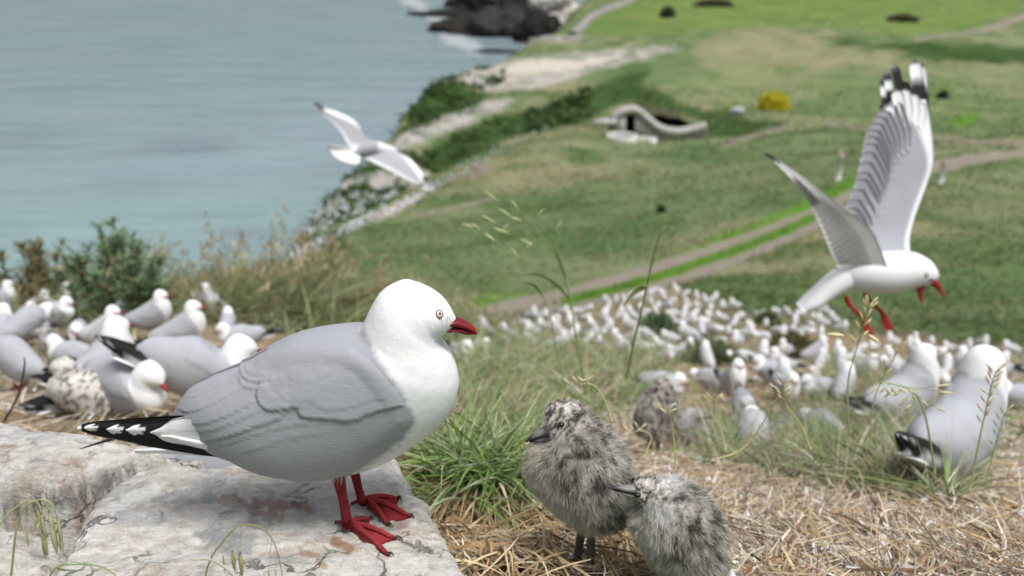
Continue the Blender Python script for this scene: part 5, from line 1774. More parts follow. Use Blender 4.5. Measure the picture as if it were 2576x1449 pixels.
def flying_left():
    D = 5.2
    k = D / F_
    base = P(930, 370, D)
    root = empty('red_billed_gull', base)
    tag(root, 'gull gliding away over the cliff edge, seen from behind with white fanned tail', 'gull', 'gulls in the air')
    sp = [(872, 382, .0, 12), (890, 380, .02, 24), (912, 374, .05, 30), (935, 371, .09, 30), (955, 373, .13, 26), (972, 378, .17, 22), (985, 382, .2, 20), (994, 386, .22, 12)]
    cen = np.array([P(a, b, D - .06 + c) for a, b, c, r in sp]); rr = np.array([s[3] for s in sp]) * k * .8
    v, f = tube(catmull(cen, 30), catmull(rr[:, None], 30)[:, 0], 20, True, .8)
    X, Y, _ = proj(v)
    c = lerp3(np.broadcast_to(GREY * 1.05, v.shape).copy(), WHT, np.maximum(sstep(905, 888, X), sstep(945, 960, X)))
    part('body', v, f, root, c, M_FEATHER_FAR, origin=base)
    # tail fan
    ed = [(829, 366), (826, 374), (834, 386), (848, 398), (868, 407), (888, 412), (903, 411)]
    hub = P(908, 378, D - .05)
    ring = catmull(np.array([P(a, b, D - .16 + .012 * i) for i, (a, b) in enumerate(ed)]), 31)
    s = np.linspace(0.0, 1, 10)
    up = catmull(np.array([P(a, b, D - .05) for a, b in [(906, 372), (906, 385), (906, 398)]]), 31)
    g = up[:, None] + (ring - up)[:, None] * s[None, :, None]
    g = g + np.array([0, 0, 1]) * (.006 * np.abs(((np.linspace(0, 1, 31) * 8) % 1) - .5))[:, None, None]
    bk = g - np.array([0, 0, .004]); kk = 310
    f1 = grid_faces(31, 10); rim = np.concatenate([np.arange(10), 10 * np.arange(1, 31) + 9, 300 + np.arange(8, -1, -1), 10 * np.arange(29, 0, -1)]); r2 = np.roll(rim, -1)
    part('tail', np.concatenate([g.reshape(-1, 3), bk.reshape(-1, 3)]), np.concatenate([f1, f1[:, ::-1] + kk, np.stack([rim, rim + kk, r2 + kk, r2], -1)]), root, WHT * np.ones((620, 1)), M_FEATHER_FAR, origin=base)

    def col(U, Sx):
        c = np.broadcast_to(np.array([.36, .365, .40]), U.shape + (3,)).copy()
        c = lerp3(c, WHT, sstep(.30 + .3 * sstep(.4, .9, U), .12 + .3 * sstep(.4, .9, U), Sx) * sstep(.25, .55, U))
        c = lerp3(c, WHT * .92, sstep(.80, .95, Sx) * .85)
        c = lerp3(c, GREY * .9, sstep(.5, .7, Sx) * (.5 + .5 * np.sin(U * 120)) * .25)
        return c
    for lead, trail, tipf in (
        ([(930, 362, D + .04), (913, 336, D + .02), (893, 305, D), (850, 282, D), (812, 270, D)], [(890, 374, D - .06), (876, 364, D - .06), (858, 334, D - .04), (836, 308, D - .02), (806, 281, D)], [((818, 276), (795, 262), 12, (.36, .35, .38)), ((812, 278), (788, 260), 9, (.30, .29, .33)), ((814, 284), (800, 276), 8, (.45, .44, .47))]),
        ([(936, 364, D + .12), (972, 376, D + .10), (1018, 393, D + .06), (1046, 416, D + .02), (1063, 440, D), (1068, 456, D - .02)], [(908, 394, D - .02), (944, 412, D - .04), (980, 430, D - .06), (1018, 450, D - .06), (1044, 460, D - .05), (1058, 464, D - .04)], [((1050, 446), (1082, 476), 22, (.03, .03, .035)), ((1056, 444), (1092, 474), 22, (.03, .03, .035))])):
        v, f, c = wing_sheet(lead, trail, 60, 18, .02, .05, col, .05, 18)
        w = part('wing', v, f, root, c, M_FEATHER_FAR, origin=base)
        for a, b, wd, kcol in tipf:
            big = kcol[0] < .1

            def cf(s, q, kcol=kcol, big=big):
                c = np.broadcast_to(np.array(kcol), s.shape + (3,)).copy()
                c = lerp3(c, WHT, sstep(.16, .08, s))
                if big: c = lerp3(c, WHT, sstep(.44, .52, s))
                return c
            v, f, c = quill3(P(a[0], a[1], D - .02), P(b[0], b[1], D - .02), wd * k, cf)
            part('flight_feather', v, f, w, c, M_FEATHER_FAR, smooth=False, origin=base)
    # bill, just showing past the crown
    q = np.array([P(990, 385, D + .21), P(1000, 390, D + .24), P(1006, 394, D + .26)])
    v, f = tube(q, np.array([6, 4, 1]) * k, 8)
    part('bill', v, f, root, np.array([.3, .03, .03]) * np.ones((len(v), 1)), M_HORN, origin=base)


flying_left()

# ================================================================== the concrete shelter on the slope
def simple_mat(name, c, rough=.85, noise=.2, sc=2.0, bump=.4):
    m = mat_attr(name, rough, .2, noise, sc, bump, sc * 6)
    return m


M_CONC = simple_mat('old_concrete', None, .9, .22, 1.6)


def extrude_profile(top_px, bot_y, d, thick, n=60, lift=0.0):
    """upright wall facing the camera whose top follows photo points"""
    y0 = float(P(top_px[len(top_px) // 2][0], top_px[len(top_px) // 2][1], d)[1])
    t = catmull(top_px, n)
    T = on_plane(t[:, 0], t[:, 1], y0)
    return T, y0


def build_shelter():
    d = 91.0
    y0 = float(P(1650, 330, d)[1])
    base = on_plane(1650., 352., y0)
    root = empty('concrete_shelter', base)
    tag(root, 'old curved concrete shelter with dark doorway set into the grassy slope', 'shelter')
    k = d / F_
    W = lambda X, Y, dy=0.0: on_plane(np.asarray(X, float), np.asarray(Y, float), y0) + np.array([0, dy, 0])
    top = [(1538, 292), (1556, 279), (1580, 271), (1600, 271), (1618, 280), (1638, 297), (1660, 315), (1685, 325), (1712, 326), (1745, 320), (1774, 311)]
    dl, dr, dt, db = 1573, 1598, 292, 352

    def strip(ts, bs, th, front=0.0):
        """closed slab between top and bottom polylines (world), thickness away from the camera"""
        n = len(ts)
        v = np.concatenate([ts + [0, front, 0], bs + [0, front, 0], ts + [0, front + th, 0], bs + [0, front + th, 0]])
        a = np.arange(n - 1)
        q = []
        q.append(np.stack([a, a + n, a + n + 1, a + 1], -1))
        q.append(np.stack([a + 2 * n, a + 2 * n + 1, a + 3 * n + 1, a + 3 * n], -1))
        q.append(np.stack([a, a + 1, a + 2 * n + 1, a + 2 * n], -1))
        q.append(np.stack([a + n, a + 3 * n, a + 3 * n + 1, a + n + 1], -1))
        q.append(np.array([[0, 2 * n, 3 * n, n], [n - 1, 2 * n - 1, 4 * n - 1, 3 * n - 1]]))
        return v, np.concatenate(q)
    tp = catmull(top, 80)
    cc = lambda v, c: np.array(c) * (.85 + .3 * vnoise(np.asarray(v) * 2.2))[:, None]
    mx = Mix()
    for lo, hi, bt in ((1538, dl, 360), (dr, 1774, 366)):
        m = tp[(tp[:, 0] > lo) & (tp[:, 0] < hi)]
        m = np.concatenate([[[lo, np.interp(lo, tp[:, 0], tp[:, 1])]], m, [[hi, np.interp(hi, tp[:, 0], tp[:, 1])]]])
        v, f = strip(W(m[:, 0], m[:, 1]), W(m[:, 0], np.full(len(m), bt)), .45)
        mx.add(v, f, cc(v, (.30, .295, .28)))
    m = tp[(tp[:, 0] > dl - 3) & (tp[:, 0] < dr + 3)]
    v, f = strip(W(m[:, 0], m[:, 1]), W(m[:, 0], np.full(len(m), dt + 0.0) - 3 * np.sin(np.linspace(0, math.pi, len(m)))), .43, .01); mx.add(v, f, cc(v, (.30, .295, .28)))
    v, f, c = mx.arrays(); part('wall', v, f, root, c, M_CONC, smooth=False, origin=base)
    # coping: a proud rounded rib along the top
    m = catmull(top, 60)
    n_ = np.gradient(m, axis=0); n_ = np.stack([-n_[:, 1], n_[:, 0]], -1); n_ /= np.linalg.norm(n_, axis=1)[:, None]
    lo = m + n_ * 15
    v, f = strip(W(m[:, 0], m[:, 1] - 3), W(lo[:, 0], lo[:, 1]), .75, -.2); part('coping', v, f, root, cc(v, (.43, .42, .40)), M_CONC, smooth=False, origin=base)
    # passage behind the doorway
    mx = Mix()
    for X0, X1, Y0, Y1 in ((dl - 2, dl, dt, db), (dr, dr + 2, dt, db)):
        v, f = strip(W([X0, X1], [Y0, Y0], 0), W([X0, X1], [Y1, Y1], 0), 3.0, .46); mx.add(v, f, cc(v, (.09, .085, .08)))
    v, f = strip(W([dl - 2, dr + 2], [dt - 3, dt - 3]), W([dl - 2, dr + 2], [dt, dt]), 3.0, .46); mx.add(v, f, cc(v, (.09, .085, .08)))
    v, f = strip(W([dl - 2, dr + 2], [dt - 2, dt - 2]), W([dl - 2, dr + 2], [db + 8, db + 8]), .2, 3.5); mx.add(v, f, cc(v, (.05, .048, .045)))
    v, f, c = mx.arrays(); part('passage', v, f, root, c, M_CONC, smooth=False, origin=base)
    # inner reveal of the left jamb, seen slantwise
    v, f = strip(W([1556, 1574], [296, 296]), W([1556, 1574], [355, 355]), .3, -.12); part('jamb', v, f, root, cc(v, (.33, .325, .31)), M_CONC, smooth=False, origin=base)
    # low slab at the left
    v, f = strip(W([1494, 1516, 1552], [304, 301, 298]), W([1494, 1516, 1552], [314, 312, 312]), 1.2, -.5); part('side_slab', v, f, root, cc(v, (.42, .41, .39)), M_CONC, smooth=False, origin=base)
    # earth mound over it
    u, w = np.meshgrid(np.linspace(0, math.pi, 24), np.linspace(0, math.pi / 2, 10), indexing='ij')
    ctr = W(1640, 352, .5)
    hgt = 62 * k
    mv = np.stack([np.cos(u) * np.cos(w) * 120 * k, .3 + np.sin(u) * np.cos(w) * 6.5, np.sin(w) * hgt * .92], -1) + ctr
    mv = mv + (fbm(mv * .9, 3)[..., None] - .5) * .8
    o = part('earth_bank', mv.reshape(-1, 3), grid_faces(24, 10), root, np.where((fbm(mv.reshape(-1, 3) * .8, 3) > .52)[:, None], np.array([.05, .085, .025]), np.array([.07, .052, .04])), M_FAR, origin=base)


build_shelter()


def ring_basin(cx, cy, rx, h, label, w=.22, col=(.52, .515, .49)):
    c = hit([cx], [cy + 4])[0]
    d = float(proj(c)[2]); r = rx * d / F_
    base = c
    root = empty('concrete_ring', base)
    tag(root, label, 'concrete ring', 'concrete rings before the shelter')
    a = np.linspace(0, 2 * math.pi, 41)[:-1]
    prof = [(r, -.6), (r, h - .06), (r - .05, h), (r - w * r + .05, h), (r - w * r, h - .06), (r - w * r, .05), (r * .2, .02)]
    g = np.stack([np.stack([np.cos(a) * q, np.sin(a) * q, np.full_like(a, z)], -1) for q, z in prof])
    f = grid_faces(len(prof), 40, True)
    cl = np.array(col) * (.85 + .3 * vnoise(g.reshape(-1, 3) * 3))[:, None]
    part('rim', g[:5].reshape(-1, 3), grid_faces(5, 40, True), root, cl[:200], M_CONC, origin=(0, 0, 0))
    part('basin', g[3:].reshape(-1, 3) - [0, 0, .002], grid_faces(4, 40, True), root, cl[120:] * .62, M_CONC, origin=(0, 0, 0))


ring_basin(1564, 349, 40, .45, 'larger white concrete ring on the grass before the dark doorway')
ring_basin(1626, 352, 27, .3, 'smaller concrete ring right of the larger one', .5, (.46, .455, .43))


def lump_rock(name, px, r, label, col, seed, cat='rock', group=None, sub=4, sq=(1, 1, .7), at=None, mat=None, rough=.35, parent=None):
    c = hit([px[0]], [px[1]])[0] if at is None else np.array(at)
    import bmesh
    bm = bmesh.new(); bmesh.ops.create_icosphere(bm, subdivisions=sub, radius=1)
    v = np.array([q.co[:] for q in bm.verts]); f = np.array([[w.index for w in q.verts] for q in bm.faces]); bm.free()
    n = fbm(v * 1.7 + seed, 4) - .5; n2 = np.abs(fbm(v * 3.5 + seed + 7, 3) - .5)
    v = v * (1 + rough * 2 * n - rough * 1.2 * n2)[:, None] * np.array(sq) * r
    cc = np.array(col) * (.6 + .8 * fbm(v * (4 / r) + seed, 4))[:, None]
    o = link(name, new_mesh(name, v, f, cc, True, mat or M_FAR), None, c)
    if label: tag(o, label, cat, group)
    return o


lump_rock('boulder', (1678, 322), 1.1, 'pale boulder leaning on the earth bank behind the curved wall', (.33, .30, .27), 3.3, 'boulder')
# small grey notice board beyond the shelter
def notice(X, Y, w, h, label):
    c = hit([X], [Y + h + 14])[0]; d = float(proj(c)[2]); k = d / F_
    root = empty('notice_board', c)
    tag(root, label, 'sign')
    def box(cx, cy, cz, sx, sy, sz, nm, col):
        s = np.array([[a, b, e] for a in (-1, 1) for b in (-1, 1) for e in (-1, 1)]) * np.array([sx, sy, sz]) / 2 + np.array([cx, cy, cz])
        f = np.array([[0, 1, 3, 2], [4, 6, 7, 5], [0, 4, 5, 1], [2, 3, 7, 6], [0, 2, 6, 4], [1, 5, 7, 3]])
        part(nm, s, f, root, np.array(col) * np.ones((8, 1)), M_CONC, smooth=False)
    hh = (h + 14) * k
    box(0, 0, hh - h * k / 2, w * k, .06, h * k, 'board', (.42, .42, .43))
    box(-w * k * .38, .06, hh / 2 - .3, .09, .09, hh, 'post', (.30, .29, .27)); box(w * k * .38, .06, hh / 2 - .3, .09, .09, hh, 'post', (.30, .29, .27))


notice(1854, 270, 32, 22, 'blank grey notice board on two posts, left of the yellow bush')


def marker_post(X, Yb, Yt, w, label, lean=.02):
    c = hit([X], [Yb])[0]; d = float(proj(c)[2]); k = d / F_
    root = empty('marker_post', c)
    tag(root, label, 'post', 'white marker posts by the track')
    h = (Yb - Yt) * k / .95
    q = np.array([[0, 0, -.2], [lean * .2 * h, 0, h * .2], [lean * h * .85, 0, h * .86]])
    v, f = tube(q, w * k / 2, 12); part('shaft', v, f, root, np.array([.80, .80, .79]) * np.ones((len(v), 1)), M_CONC)
    q = np.array([[lean * h * .85, 0, h * .86], [lean * h * .93, 0, h * .95], [lean * h, 0, h]])
    v, f = tube(q, w * k / 2 * 1.04, 12); part('band', v, f, root, np.array([.60, .42, .40]) * np.ones((len(v), 1)), M_CONC)


marker_post(2108, 452, 385, 14, 'white marker post with reddish top at the near side of the flying gull\'s wings')
marker_post(2366, 462, 402, 14, 'white marker post with reddish top right of the raised wing, by the track')


# ================================================================== bushes
def leaf_bush(name, pos, size, n, leaf, col, col2, label, group=None, trunkc=(.08, .06, .04), core=True):
    base = np.array(pos, float)
    root = empty(name, base)
    tag(root, label, 'bush', group)
    u = unit(rng.normal(size=(n, 3))); u[:, 2] = np.abs(u[:, 2])
    r = rng.random(n) ** .35 * (.7 + .6 * fbm(u * 2.6 + base[0], 3))
    p = u * r[:, None] * np.array(size)
    cl = fbm(p / (np.max(size)) * 5 + base[1], 3)
    c = lerp3(np.broadcast_to(np.array(col), (n, 3)).copy(), col2, sstep(.42, .58, cl)) * rng.uniform(.7, 1.3, (n, 1))
    v, f, cc = blades(p, u + rng.normal(0, .6, (n, 3)) + [0, 0, .3], leaf * rng.uniform(.6, 1.4, n), leaf * .55, rng.normal(0, .2, (n, 3)), 2, .9, c, .3)
    part('foliage', v, f, root, cc, M_BLADE)
    mx = Mix()
    for i in range(5):
        e = unit(rng.normal(size=3) + [0, 0, 1.2]) * np.array(size) * .8
        e[2] = abs(e[2])
        v, f = tube(np.array([[0, 0, -.1], e * .5, e]), np.array([.05, .035, .01]) * max(size) , 6); mx.add(v, f, np.array(trunkc))
    v, f, cc = mx.arrays(); part('stems', v, f, root, cc, M_FAR)


def bush_at(X, Y, rx, h, col, col2, label, group=None, n=1500, leaf=.2, name='bush'):
    c = hit([X], [Y])[0]; k = float(proj(c)[2]) / F_
    leaf_bush(name, c, (rx * k, rx * k, h * k * 1.05), n, leaf, col, col2, label, group)


bush_at(1945, 276, 34, 36, (.60, .54, .03), (.68, .62, .06), 'bright yellow flowering bush on the slope', None, 2600, .42, 'flowering_bush')
bush_at(1678, 44, 15, 20, (.07, .09, .045), (.10, .12, .06), 'round dark bush alone on the far bright green slope', None, 1400, .7)
bush_at(1664, 534, 11, 16, (.045, .075, .02), (.05, .09, .025), 'small dark bush in the grass left of the track', None, 500, .1)
bush_at(2270, 54, 34, 9, (.11, .10, .06), (.09, .10, .05), 'long low dark scrub on the far green field', None, 1200, .8)
bush_at(1795, 16, 44, 10, (.13, .11, .07), (.09, .10, .05), 'dark brown scrub patch high on the far slope', None, 1200, .9)
bush_at(2370, 248, 9, 14, (.03, .045, .02), (.05, .07, .025), 'little dark shrub beside the raised wing tip', None, 500, .35)
bush_at(1930, 820, 22, 26, (.11, .155, .07), (.17, .21, .10), 'green tuft alone among the crowded gulls', 'tufts among the crowded gulls', 700, .06)
bush_at(1655, 838, 46, 30, (.11, .17, .085), (.18, .24, .13), 'bluish green low bush at the left part of the gull crowd', None, 1000, .06)
bush_at(1985, 900, 46, 36, (.16, .155, .075), (.24, .21, .11), 'brownish round tuft left of the flying gull\'s tail', None, 1200, .07)
bush_at(1795, 915, 52, 28, (.13, .18, .08), (.19, .23, .12), 'green tuft between two straw nests mid slope', None, 1200, .06)


# ================================================================== reef, far cliff and its path
def sea_at(X, Y, z=SEA):
    return on_level(np.array([float(X)]), np.array([float(Y)]), z)[0]


REEF = 'dark reef rocks at the cove'
M_WET = mat_attr('wet_rock', .8, .2, .3, .5, .7, 1.2)
for i, (X, Y, rpx, sq, col, lab) in enumerate([
    (1120, 22, 60, (1.1, 1.3, .14), (.014, .013, .013), 'low dark reef tongue reaching into the sea'),
    (1180, 62, 62, (1.2, 1.2, .36), (.020, .017, .013), 'flat brown weedy reef rock'),
    (1268, 74, 56, (1.1, 1.2, .85), (.026, .026, .029), 'grey black boulder streaked with white'),
    (1355, 92, 44, (1.0, 1.1, 1.15), (.012, .011, .011), 'black rock wall by the green cliff edge'),
    (1300, 18, 60, (1.2, 1.3, 1.0), (.026, .025, .027), 'tall dark rock at the top edge of the photo'),
    (1215, 8, 50, (1.3, 1.3, .6), (.014, .013, .012), 'dark rock shelf at the top edge'),
    (1240, 118, 46, (1.5, 1.1, .12), (.026, .030, .038), 'wet dark ledge at the water line'),
    (1320, 128, 30, (1.4, 1.0, .16), (.03, .032, .036), 'small wet ledge under the green cliff edge')]):
    p = sea_at(X, Y + rpx * .2)
    d = float(proj(p)[2])
    lump_rock('reef_rock', None, rpx * 1.5 * d / F_, lab, col, i * 5.1, 'rock', REEF, 5, sq, p - [0, 0, .5], M_WET, .45)
for i, (X, Y, rpx, sq, lab) in enumerate([(1410, 42, 66, (.9, 1.2, .9), 'pale bird-whitened cliff above the dark reef'), (1475, 40, 46, (1.0, 1.3, .5), 'pale broken rock below the far path'), (1385, -10, 60, (1.0, 1.3, .9), 'pale cliff cut by the top edge of the photo')]):
    d = 285.
    p = P(X, Y + rpx * .3, d)
    lump_rock('cliff_rock', None, rpx * d / F_, lab, (.44, .42, .38), 40 + i * 3.7, 'rock', 'pale cliff rocks at the cove', 5, sq, p, M_FAR, .5)


def low_wall(pts, h, w, label, name='stone_wall'):
    q = hit([a for a, _ in catmull(pts, 26)], [b for _, b in catmull(pts, 26)])
    mx = Mix()
    base = q[0]
    t = unit(np.gradient(q, axis=0)); s = np.stack([t[:, 1], -t[:, 0], np.zeros(len(q))], -1)
    pr = [(-w, -.8), (-w, h), (w, h), (w, -.8)]
    g = np.stack([q + s * a + np.array([0, 0, b]) for a, b in pr], 1) - base
    v = g.reshape(-1, 3)
    o = link(name, new_mesh(name, v, np.concatenate([grid_faces(26, 4)[:, ::-1], np.array([[0, 1, 2, 3], [103, 102, 101, 100]])]), np.array([.27, .265, .245]) * (.8 + .4 * vnoise(v * .5))[:, None], False, M_CONC), None, base)
    tag(o, label, 'wall')


low_wall([(1345, 102), (1400, 99), (1455, 97)], .5, 1.2, 'low pale wall along the cliff top above the reef')
low_wall([(1440, 92), (1468, 66), (1490, 44), (1530, 26), (1590, 4)], .9, .8, 'long grey walled path climbing the far cliff top')
# ================================================================== straw, grass and weeds of the near ground
def pick_ground(n, polys_w, ylim, tlim=(-.62, .68)):
    """ground positions weighted by photo regions [(poly, weight)]"""
    out = []
    while sum(len(o) for o in out) < n:
        m = n * 2
        y = np.exp(rng.uniform(math.log(ylim[0]), math.log(ylim[1]), m)); x = rng.uniform(*tlim, m) * y
        z = ground(x, y)
        p = np.stack([x, y, z], -1)
        X, Y, d = proj(p)
        w = np.zeros(m)
        jx = (fbm(np.stack([x / .12, y / .12], -1), 2) - .5) * 130; jy = (fbm(np.stack([x / .12 + 20, y / .12], -1), 2) - .5) * 60
        for q, ww in polys_w: w = np.maximum(w, ww * in_poly(X + jx, Y + jy, q))
        k = rng.random(m) < w
        out.append(p[k])
    return np.concatenate(out)[:n]


NEAR_R = [(1000, 1000), (1400, 960), (1800, 1060), (2150, 1120), (2620, 1080), (2700, 1600), (900, 1600), (960, 1200)]
STRAWG = [(1000, 1180), (1300, 1200), (1640, 1140), (2100, 1190), (2500, 1180), (2700, 1180), (2700, 1600), (900, 1600)]
ALLN = [(-300, 780), (1000, 830), (1200, 860), (1600, 780), (2100, 860), (2700, 880), (2700, 1600), (-300, 1600)]


def straw_colours(n):
    pal = np.array([(.44, .35, .235), (.35, .27, .185), (.57, .49, .36), (.22, .165, .115), (.52, .46, .38), (.32, .265, .22), (.70, .66, .60), (.12, .09, .068)])
    return pal[rng.choice(len(pal), n, p=[.18, .15, .15, .12, .12, .12, .08, .08])] * rng.uniform(.75, 1.2, (n, 1))


def build_straw():
    mx = Mix()
    # a matted layer: short flat pieces, then long bent stems lying over it
    for n, L0, L1, w0, w1, lift, ylim, reg in ((15000, .014, .05, .0016, .0044, .012, (.78, 2.6), STRAWG), (7500, .05, .15, .0010, .0028, .022, (.78, 2.6), STRAWG), (9000, .04, .14, .002, .004, .02, (1.4, 6.5), ALLN)):
        p = pick_ground(n, [(reg, 1.0), (NEAR_R, .35)] if reg is STRAWG else [(reg, 1.0)], ylim)
        a = rng.uniform(0, 2 * math.pi, n)
        tw = fbm(p[:, :2] * 5, 2) * 9
        a = np.where(rng.random(n) < .45, tw, a)
        up = rng.normal(.05, .16, n)
        d = np.stack([np.cos(a), np.sin(a), up], -1)
        L = rng.uniform(L0, L1, n) * (1 + .25 * (p[:, 1] > 2))
        b = np.stack([-np.sin(a), np.cos(a), np.zeros(n)], -1) * rng.normal(0, .45, (n, 1)) + np.stack([np.zeros(n), np.zeros(n), -np.abs(rng.normal(.08, .12, n))], -1)
        root = p + np.stack([rng.normal(0, .01, n), rng.normal(0, .01, n), rng.uniform(-.004, lift, n)], -1) - d * L[:, None] * .5
        v, f, c = blades(root, d, L, rng.uniform(w0, w1, n), b, 4, .55, straw_colours(n), .5, (0, 0, 1.))
        mx.add(v, f, c)
    # long dead blades hanging in a thick mat beside the slab and about the chicks
    HANG = [(1000, 1150), (1330, 1190), (1400, 1290), (1560, 1330), (1700, 1480), (1180, 1520), (1130, 1380), (1040, 1240)]
    for n, k_ in ((2600, 0), (1500, 1)):
        p = pick_ground(n, [(HANG, 1.0)] if k_ == 0 else [(STRAWG, 1.0)], (.80, 1.9))
        PX, PY, _ = proj(p)
        p = p[~((PX > 1390) & (PX < 1530) & (PY > 1330))]; n = len(p)
        a = -1.0 + (fbm(p[:, :2] * 9, 2) - .5) * 7 + rng.normal(0, .5, n)
        d = np.stack([np.cos(a), np.sin(a), rng.uniform(-.05, .55, n)], -1)
        b = np.stack([-np.sin(a) * rng.normal(0, .35, n), np.cos(a) * rng.normal(0, .35, n), -rng.uniform(.2, .75, n)], -1)
        L = rng.uniform(.05, .15, n)
        pal = np.array([(.40, .28, .15), (.30, .20, .105), (.53, .41, .245), (.17, .11, .065), (.58, .50, .37), (.36, .29, .16)])
        c = pal[rng.choice(6, n, p=[.24, .22, .2, .14, .1, .1])] * rng.uniform(.75, 1.25, (n, 1))
        r0 = p + np.stack([rng.normal(0, .01, n), rng.normal(0, .01, n), rng.uniform(0, .04 if k_ == 0 else .02, n)], -1) - np.stack([np.cos(a), np.sin(a), 0 * a], -1) * L[:, None] * .4
        v, f, cc = blades(r0, d, L, rng.uniform(.0022, .0050, n), b, 6, .8, c, .55, (0, 0, 1.))
        mx.add(v, f, cc)
    v, f, c = mx.arrays()
    tag(link('straw', new_mesh('straw', v, f, c, True, M_STRAW)), 'matted dry straw of the nest ground', kind='stuff')


build_straw()

GREENS = np.array([(.15, .27, .06), (.20, .32, .10), (.27, .36, .17), (.34, .41, .25), (.10, .17, .05), (.38, .43, .30)])


def build_green():
    mx = Mix()
    T1 = [(1060, 1010), (1120, 940), (1300, 920), (1400, 980), (1360, 1120), (1340, 1210), (1240, 1250), (1120, 1200), (1060, 1120)]
    T2 = [(1120, 860), (1500, 850), (1700, 900), (1640, 1010), (1500, 1060), (1380, 1010), (1150, 1000)]
    T3 = [(1780, 1090), (2000, 1060), (2150, 1040), (2330, 1090), (2330, 1200), (2500, 1260), (2350, 1290), (2150, 1250), (1900, 1200), (1780, 1170)]
    T4 = [(2060, 920), (2260, 940), (2260, 1060), (2060, 1060)]
    T0 = [(1050, 1170), (1340, 1185), (1360, 1290), (1230, 1330), (1100, 1270)]
    for n, reg, ylim, L0, L1, w, pal in ((1000, T0, (.85, 2.4), .07, .18, .0064, [.26, .24, .18, .14, .08, .10]),(3400, T1, (.85, 2.6), .08, .19, .0062, [.26, .24, .18, .12, .14, .06]), (3800, T2, (1.2, 6), .09, .28, .0062, [.14, .18, .22, .2, .12, .14]),
                                         (4600, T3, (1.0, 3.6), .06, .19, .0042, [.12, .16, .2, .22, .10, .20]), (700, T4, (1.8, 5), .10, .26, .004, [.14, .18, .22, .2, .12, .14]), (2200, ALLN, (2.2, 8), .05, .18, .008, [.2, .2, .2, .2, .1, .1])):
        p = pick_ground(n, [(reg, 1.0)], ylim)
        a = rng.uniform(0, 2 * math.pi, n)
        d = np.stack([np.cos(a) * rng.uniform(.15, .9, n), np.sin(a) * rng.uniform(.15, .9, n), np.ones(n)], -1)
        b = np.stack([np.cos(a), np.sin(a), -np.ones(n)], -1) * rng.uniform(.15, .75, (n, 1))
        c = GREENS[rng.choice(6, n, p=pal)] * rng.uniform(.75, 1.25, (n, 1))
        dry = rng.random(n) < .33
        c[dry] = straw_colours(n)[dry] * 1.1
        v, f, cc = blades(p - [0, 0, .01], d, rng.uniform(L0, L1, n), w * rng.uniform(.6, 1.35, n), b, 6, .95, c, .45, None, c * .8 + np.array([.36, .33, .18]) * .25)
        mx.add(v, f, cc)
    v, f, c = mx.arrays()
    tag(link('green_grass', new_mesh('green_grass', v, f, c, True, M_BLADE)), 'grey green grass tufts growing through the straw', kind='stuff')


build_green()


def build_tussock():
    """a raised tussock between the slab and the chicks: green on top, a skirt of dead blades below"""
    c = on_plane(1205., 1215., 1.10)
    gz = float(ground(c[0:1], c[1:2])[0])
    base = np.array([c[0], c[1], gz])
    h = c[2] - gz + .01
    root = empty('grass_tussock', base)
    tag(root, 'raised tussock of bright green and dead blades between the slab and the taller chick', 'grass')
    a, w = np.meshgrid(np.linspace(0, 2 * math.pi, 31)[:-1], np.linspace(0, math.pi / 2, 10), indexing='ij')
    m = np.stack([np.cos(a) * np.cos(w) * .125, np.sin(a) * np.cos(w) * .09, np.sin(w) * h - .01], -1)
    m = m * (.85 + .4 * fbm(m * 30, 3))[..., None]
    m = np.swapaxes(m, 0, 1)
    part('mound', m.reshape(-1, 3), grid_faces(10, 30, True), root, np.array([.12, .09, .055]) * (.6 + .8 * fbm(m.reshape(-1, 3) * 90, 3))[:, None], M_STRAW)
    def on(n, lo, hi):
        a = rng.uniform(0, 2 * math.pi, n); w = rng.uniform(lo, hi, n)
        return np.stack([np.cos(a) * np.cos(w) * .115, np.sin(a) * np.cos(w) * .08, np.sin(w) * h * .95], -1), a
    n = 2300
    p, a = on(n, .05, 1.45)
    o = np.stack([np.cos(a), np.sin(a), np.zeros(n)], -1)
    aa = a + rng.normal(0, .6, n)
    d = np.stack([np.cos(aa), np.sin(aa), rng.uniform(.1, 1.1, n)], -1)
    b = np.stack([np.cos(aa) * .25, np.sin(aa) * .25, -rng.uniform(.6, 1.4, n)], -1)
    pal = np.array([(.42, .30, .165), (.31, .21, .115), (.55, .43, .26), (.19, .125, .07), (.60, .52, .38)])
    v, f, cc = blades(p, d, rng.uniform(.06, .15, n), rng.uniform(.0022, .0046, n), b, 6, .8, pal[rng.choice(5, n, p=[.28, .24, .22, .14, .12])] * rng.uniform(.75, 1.25, (n, 1)), .5)
    part('dead_blades', v, f, root, cc, M_STRAW)['kind'] = 'stuff'
    n = 560
    p, a = on(n, .5, 1.5)
    aa = rng.uniform(0, 2 * math.pi, n)
    k = rng.uniform(.1, .8, n)
    d = np.stack([np.cos(aa) * k, np.sin(aa) * k, np.ones(n)], -1)
    b = np.stack([np.cos(aa), np.sin(aa), -np.ones(n)], -1) * rng.uniform(.2, .8, (n, 1))
    g = np.array([(.18, .31, .075), (.23, .36, .12), (.12, .22, .05), (.31, .40, .21), (.42, .46, .32)])[rng.choice(5, n, p=[.24, .22, .14, .22, .18])] * rng.uniform(.8, 1.2, (n, 1))
    v, f, cc = blades(p, d, rng.uniform(.05, .15, n), rng.uniform(.0030, .0062, n), b, 7, .95, g, .5, None, g * .85 + np.array([.36, .33, .18]) * .2)
    part('green_blades', v, f, root, cc, M_BLADE)['kind'] = 'stuff'


build_tussock()


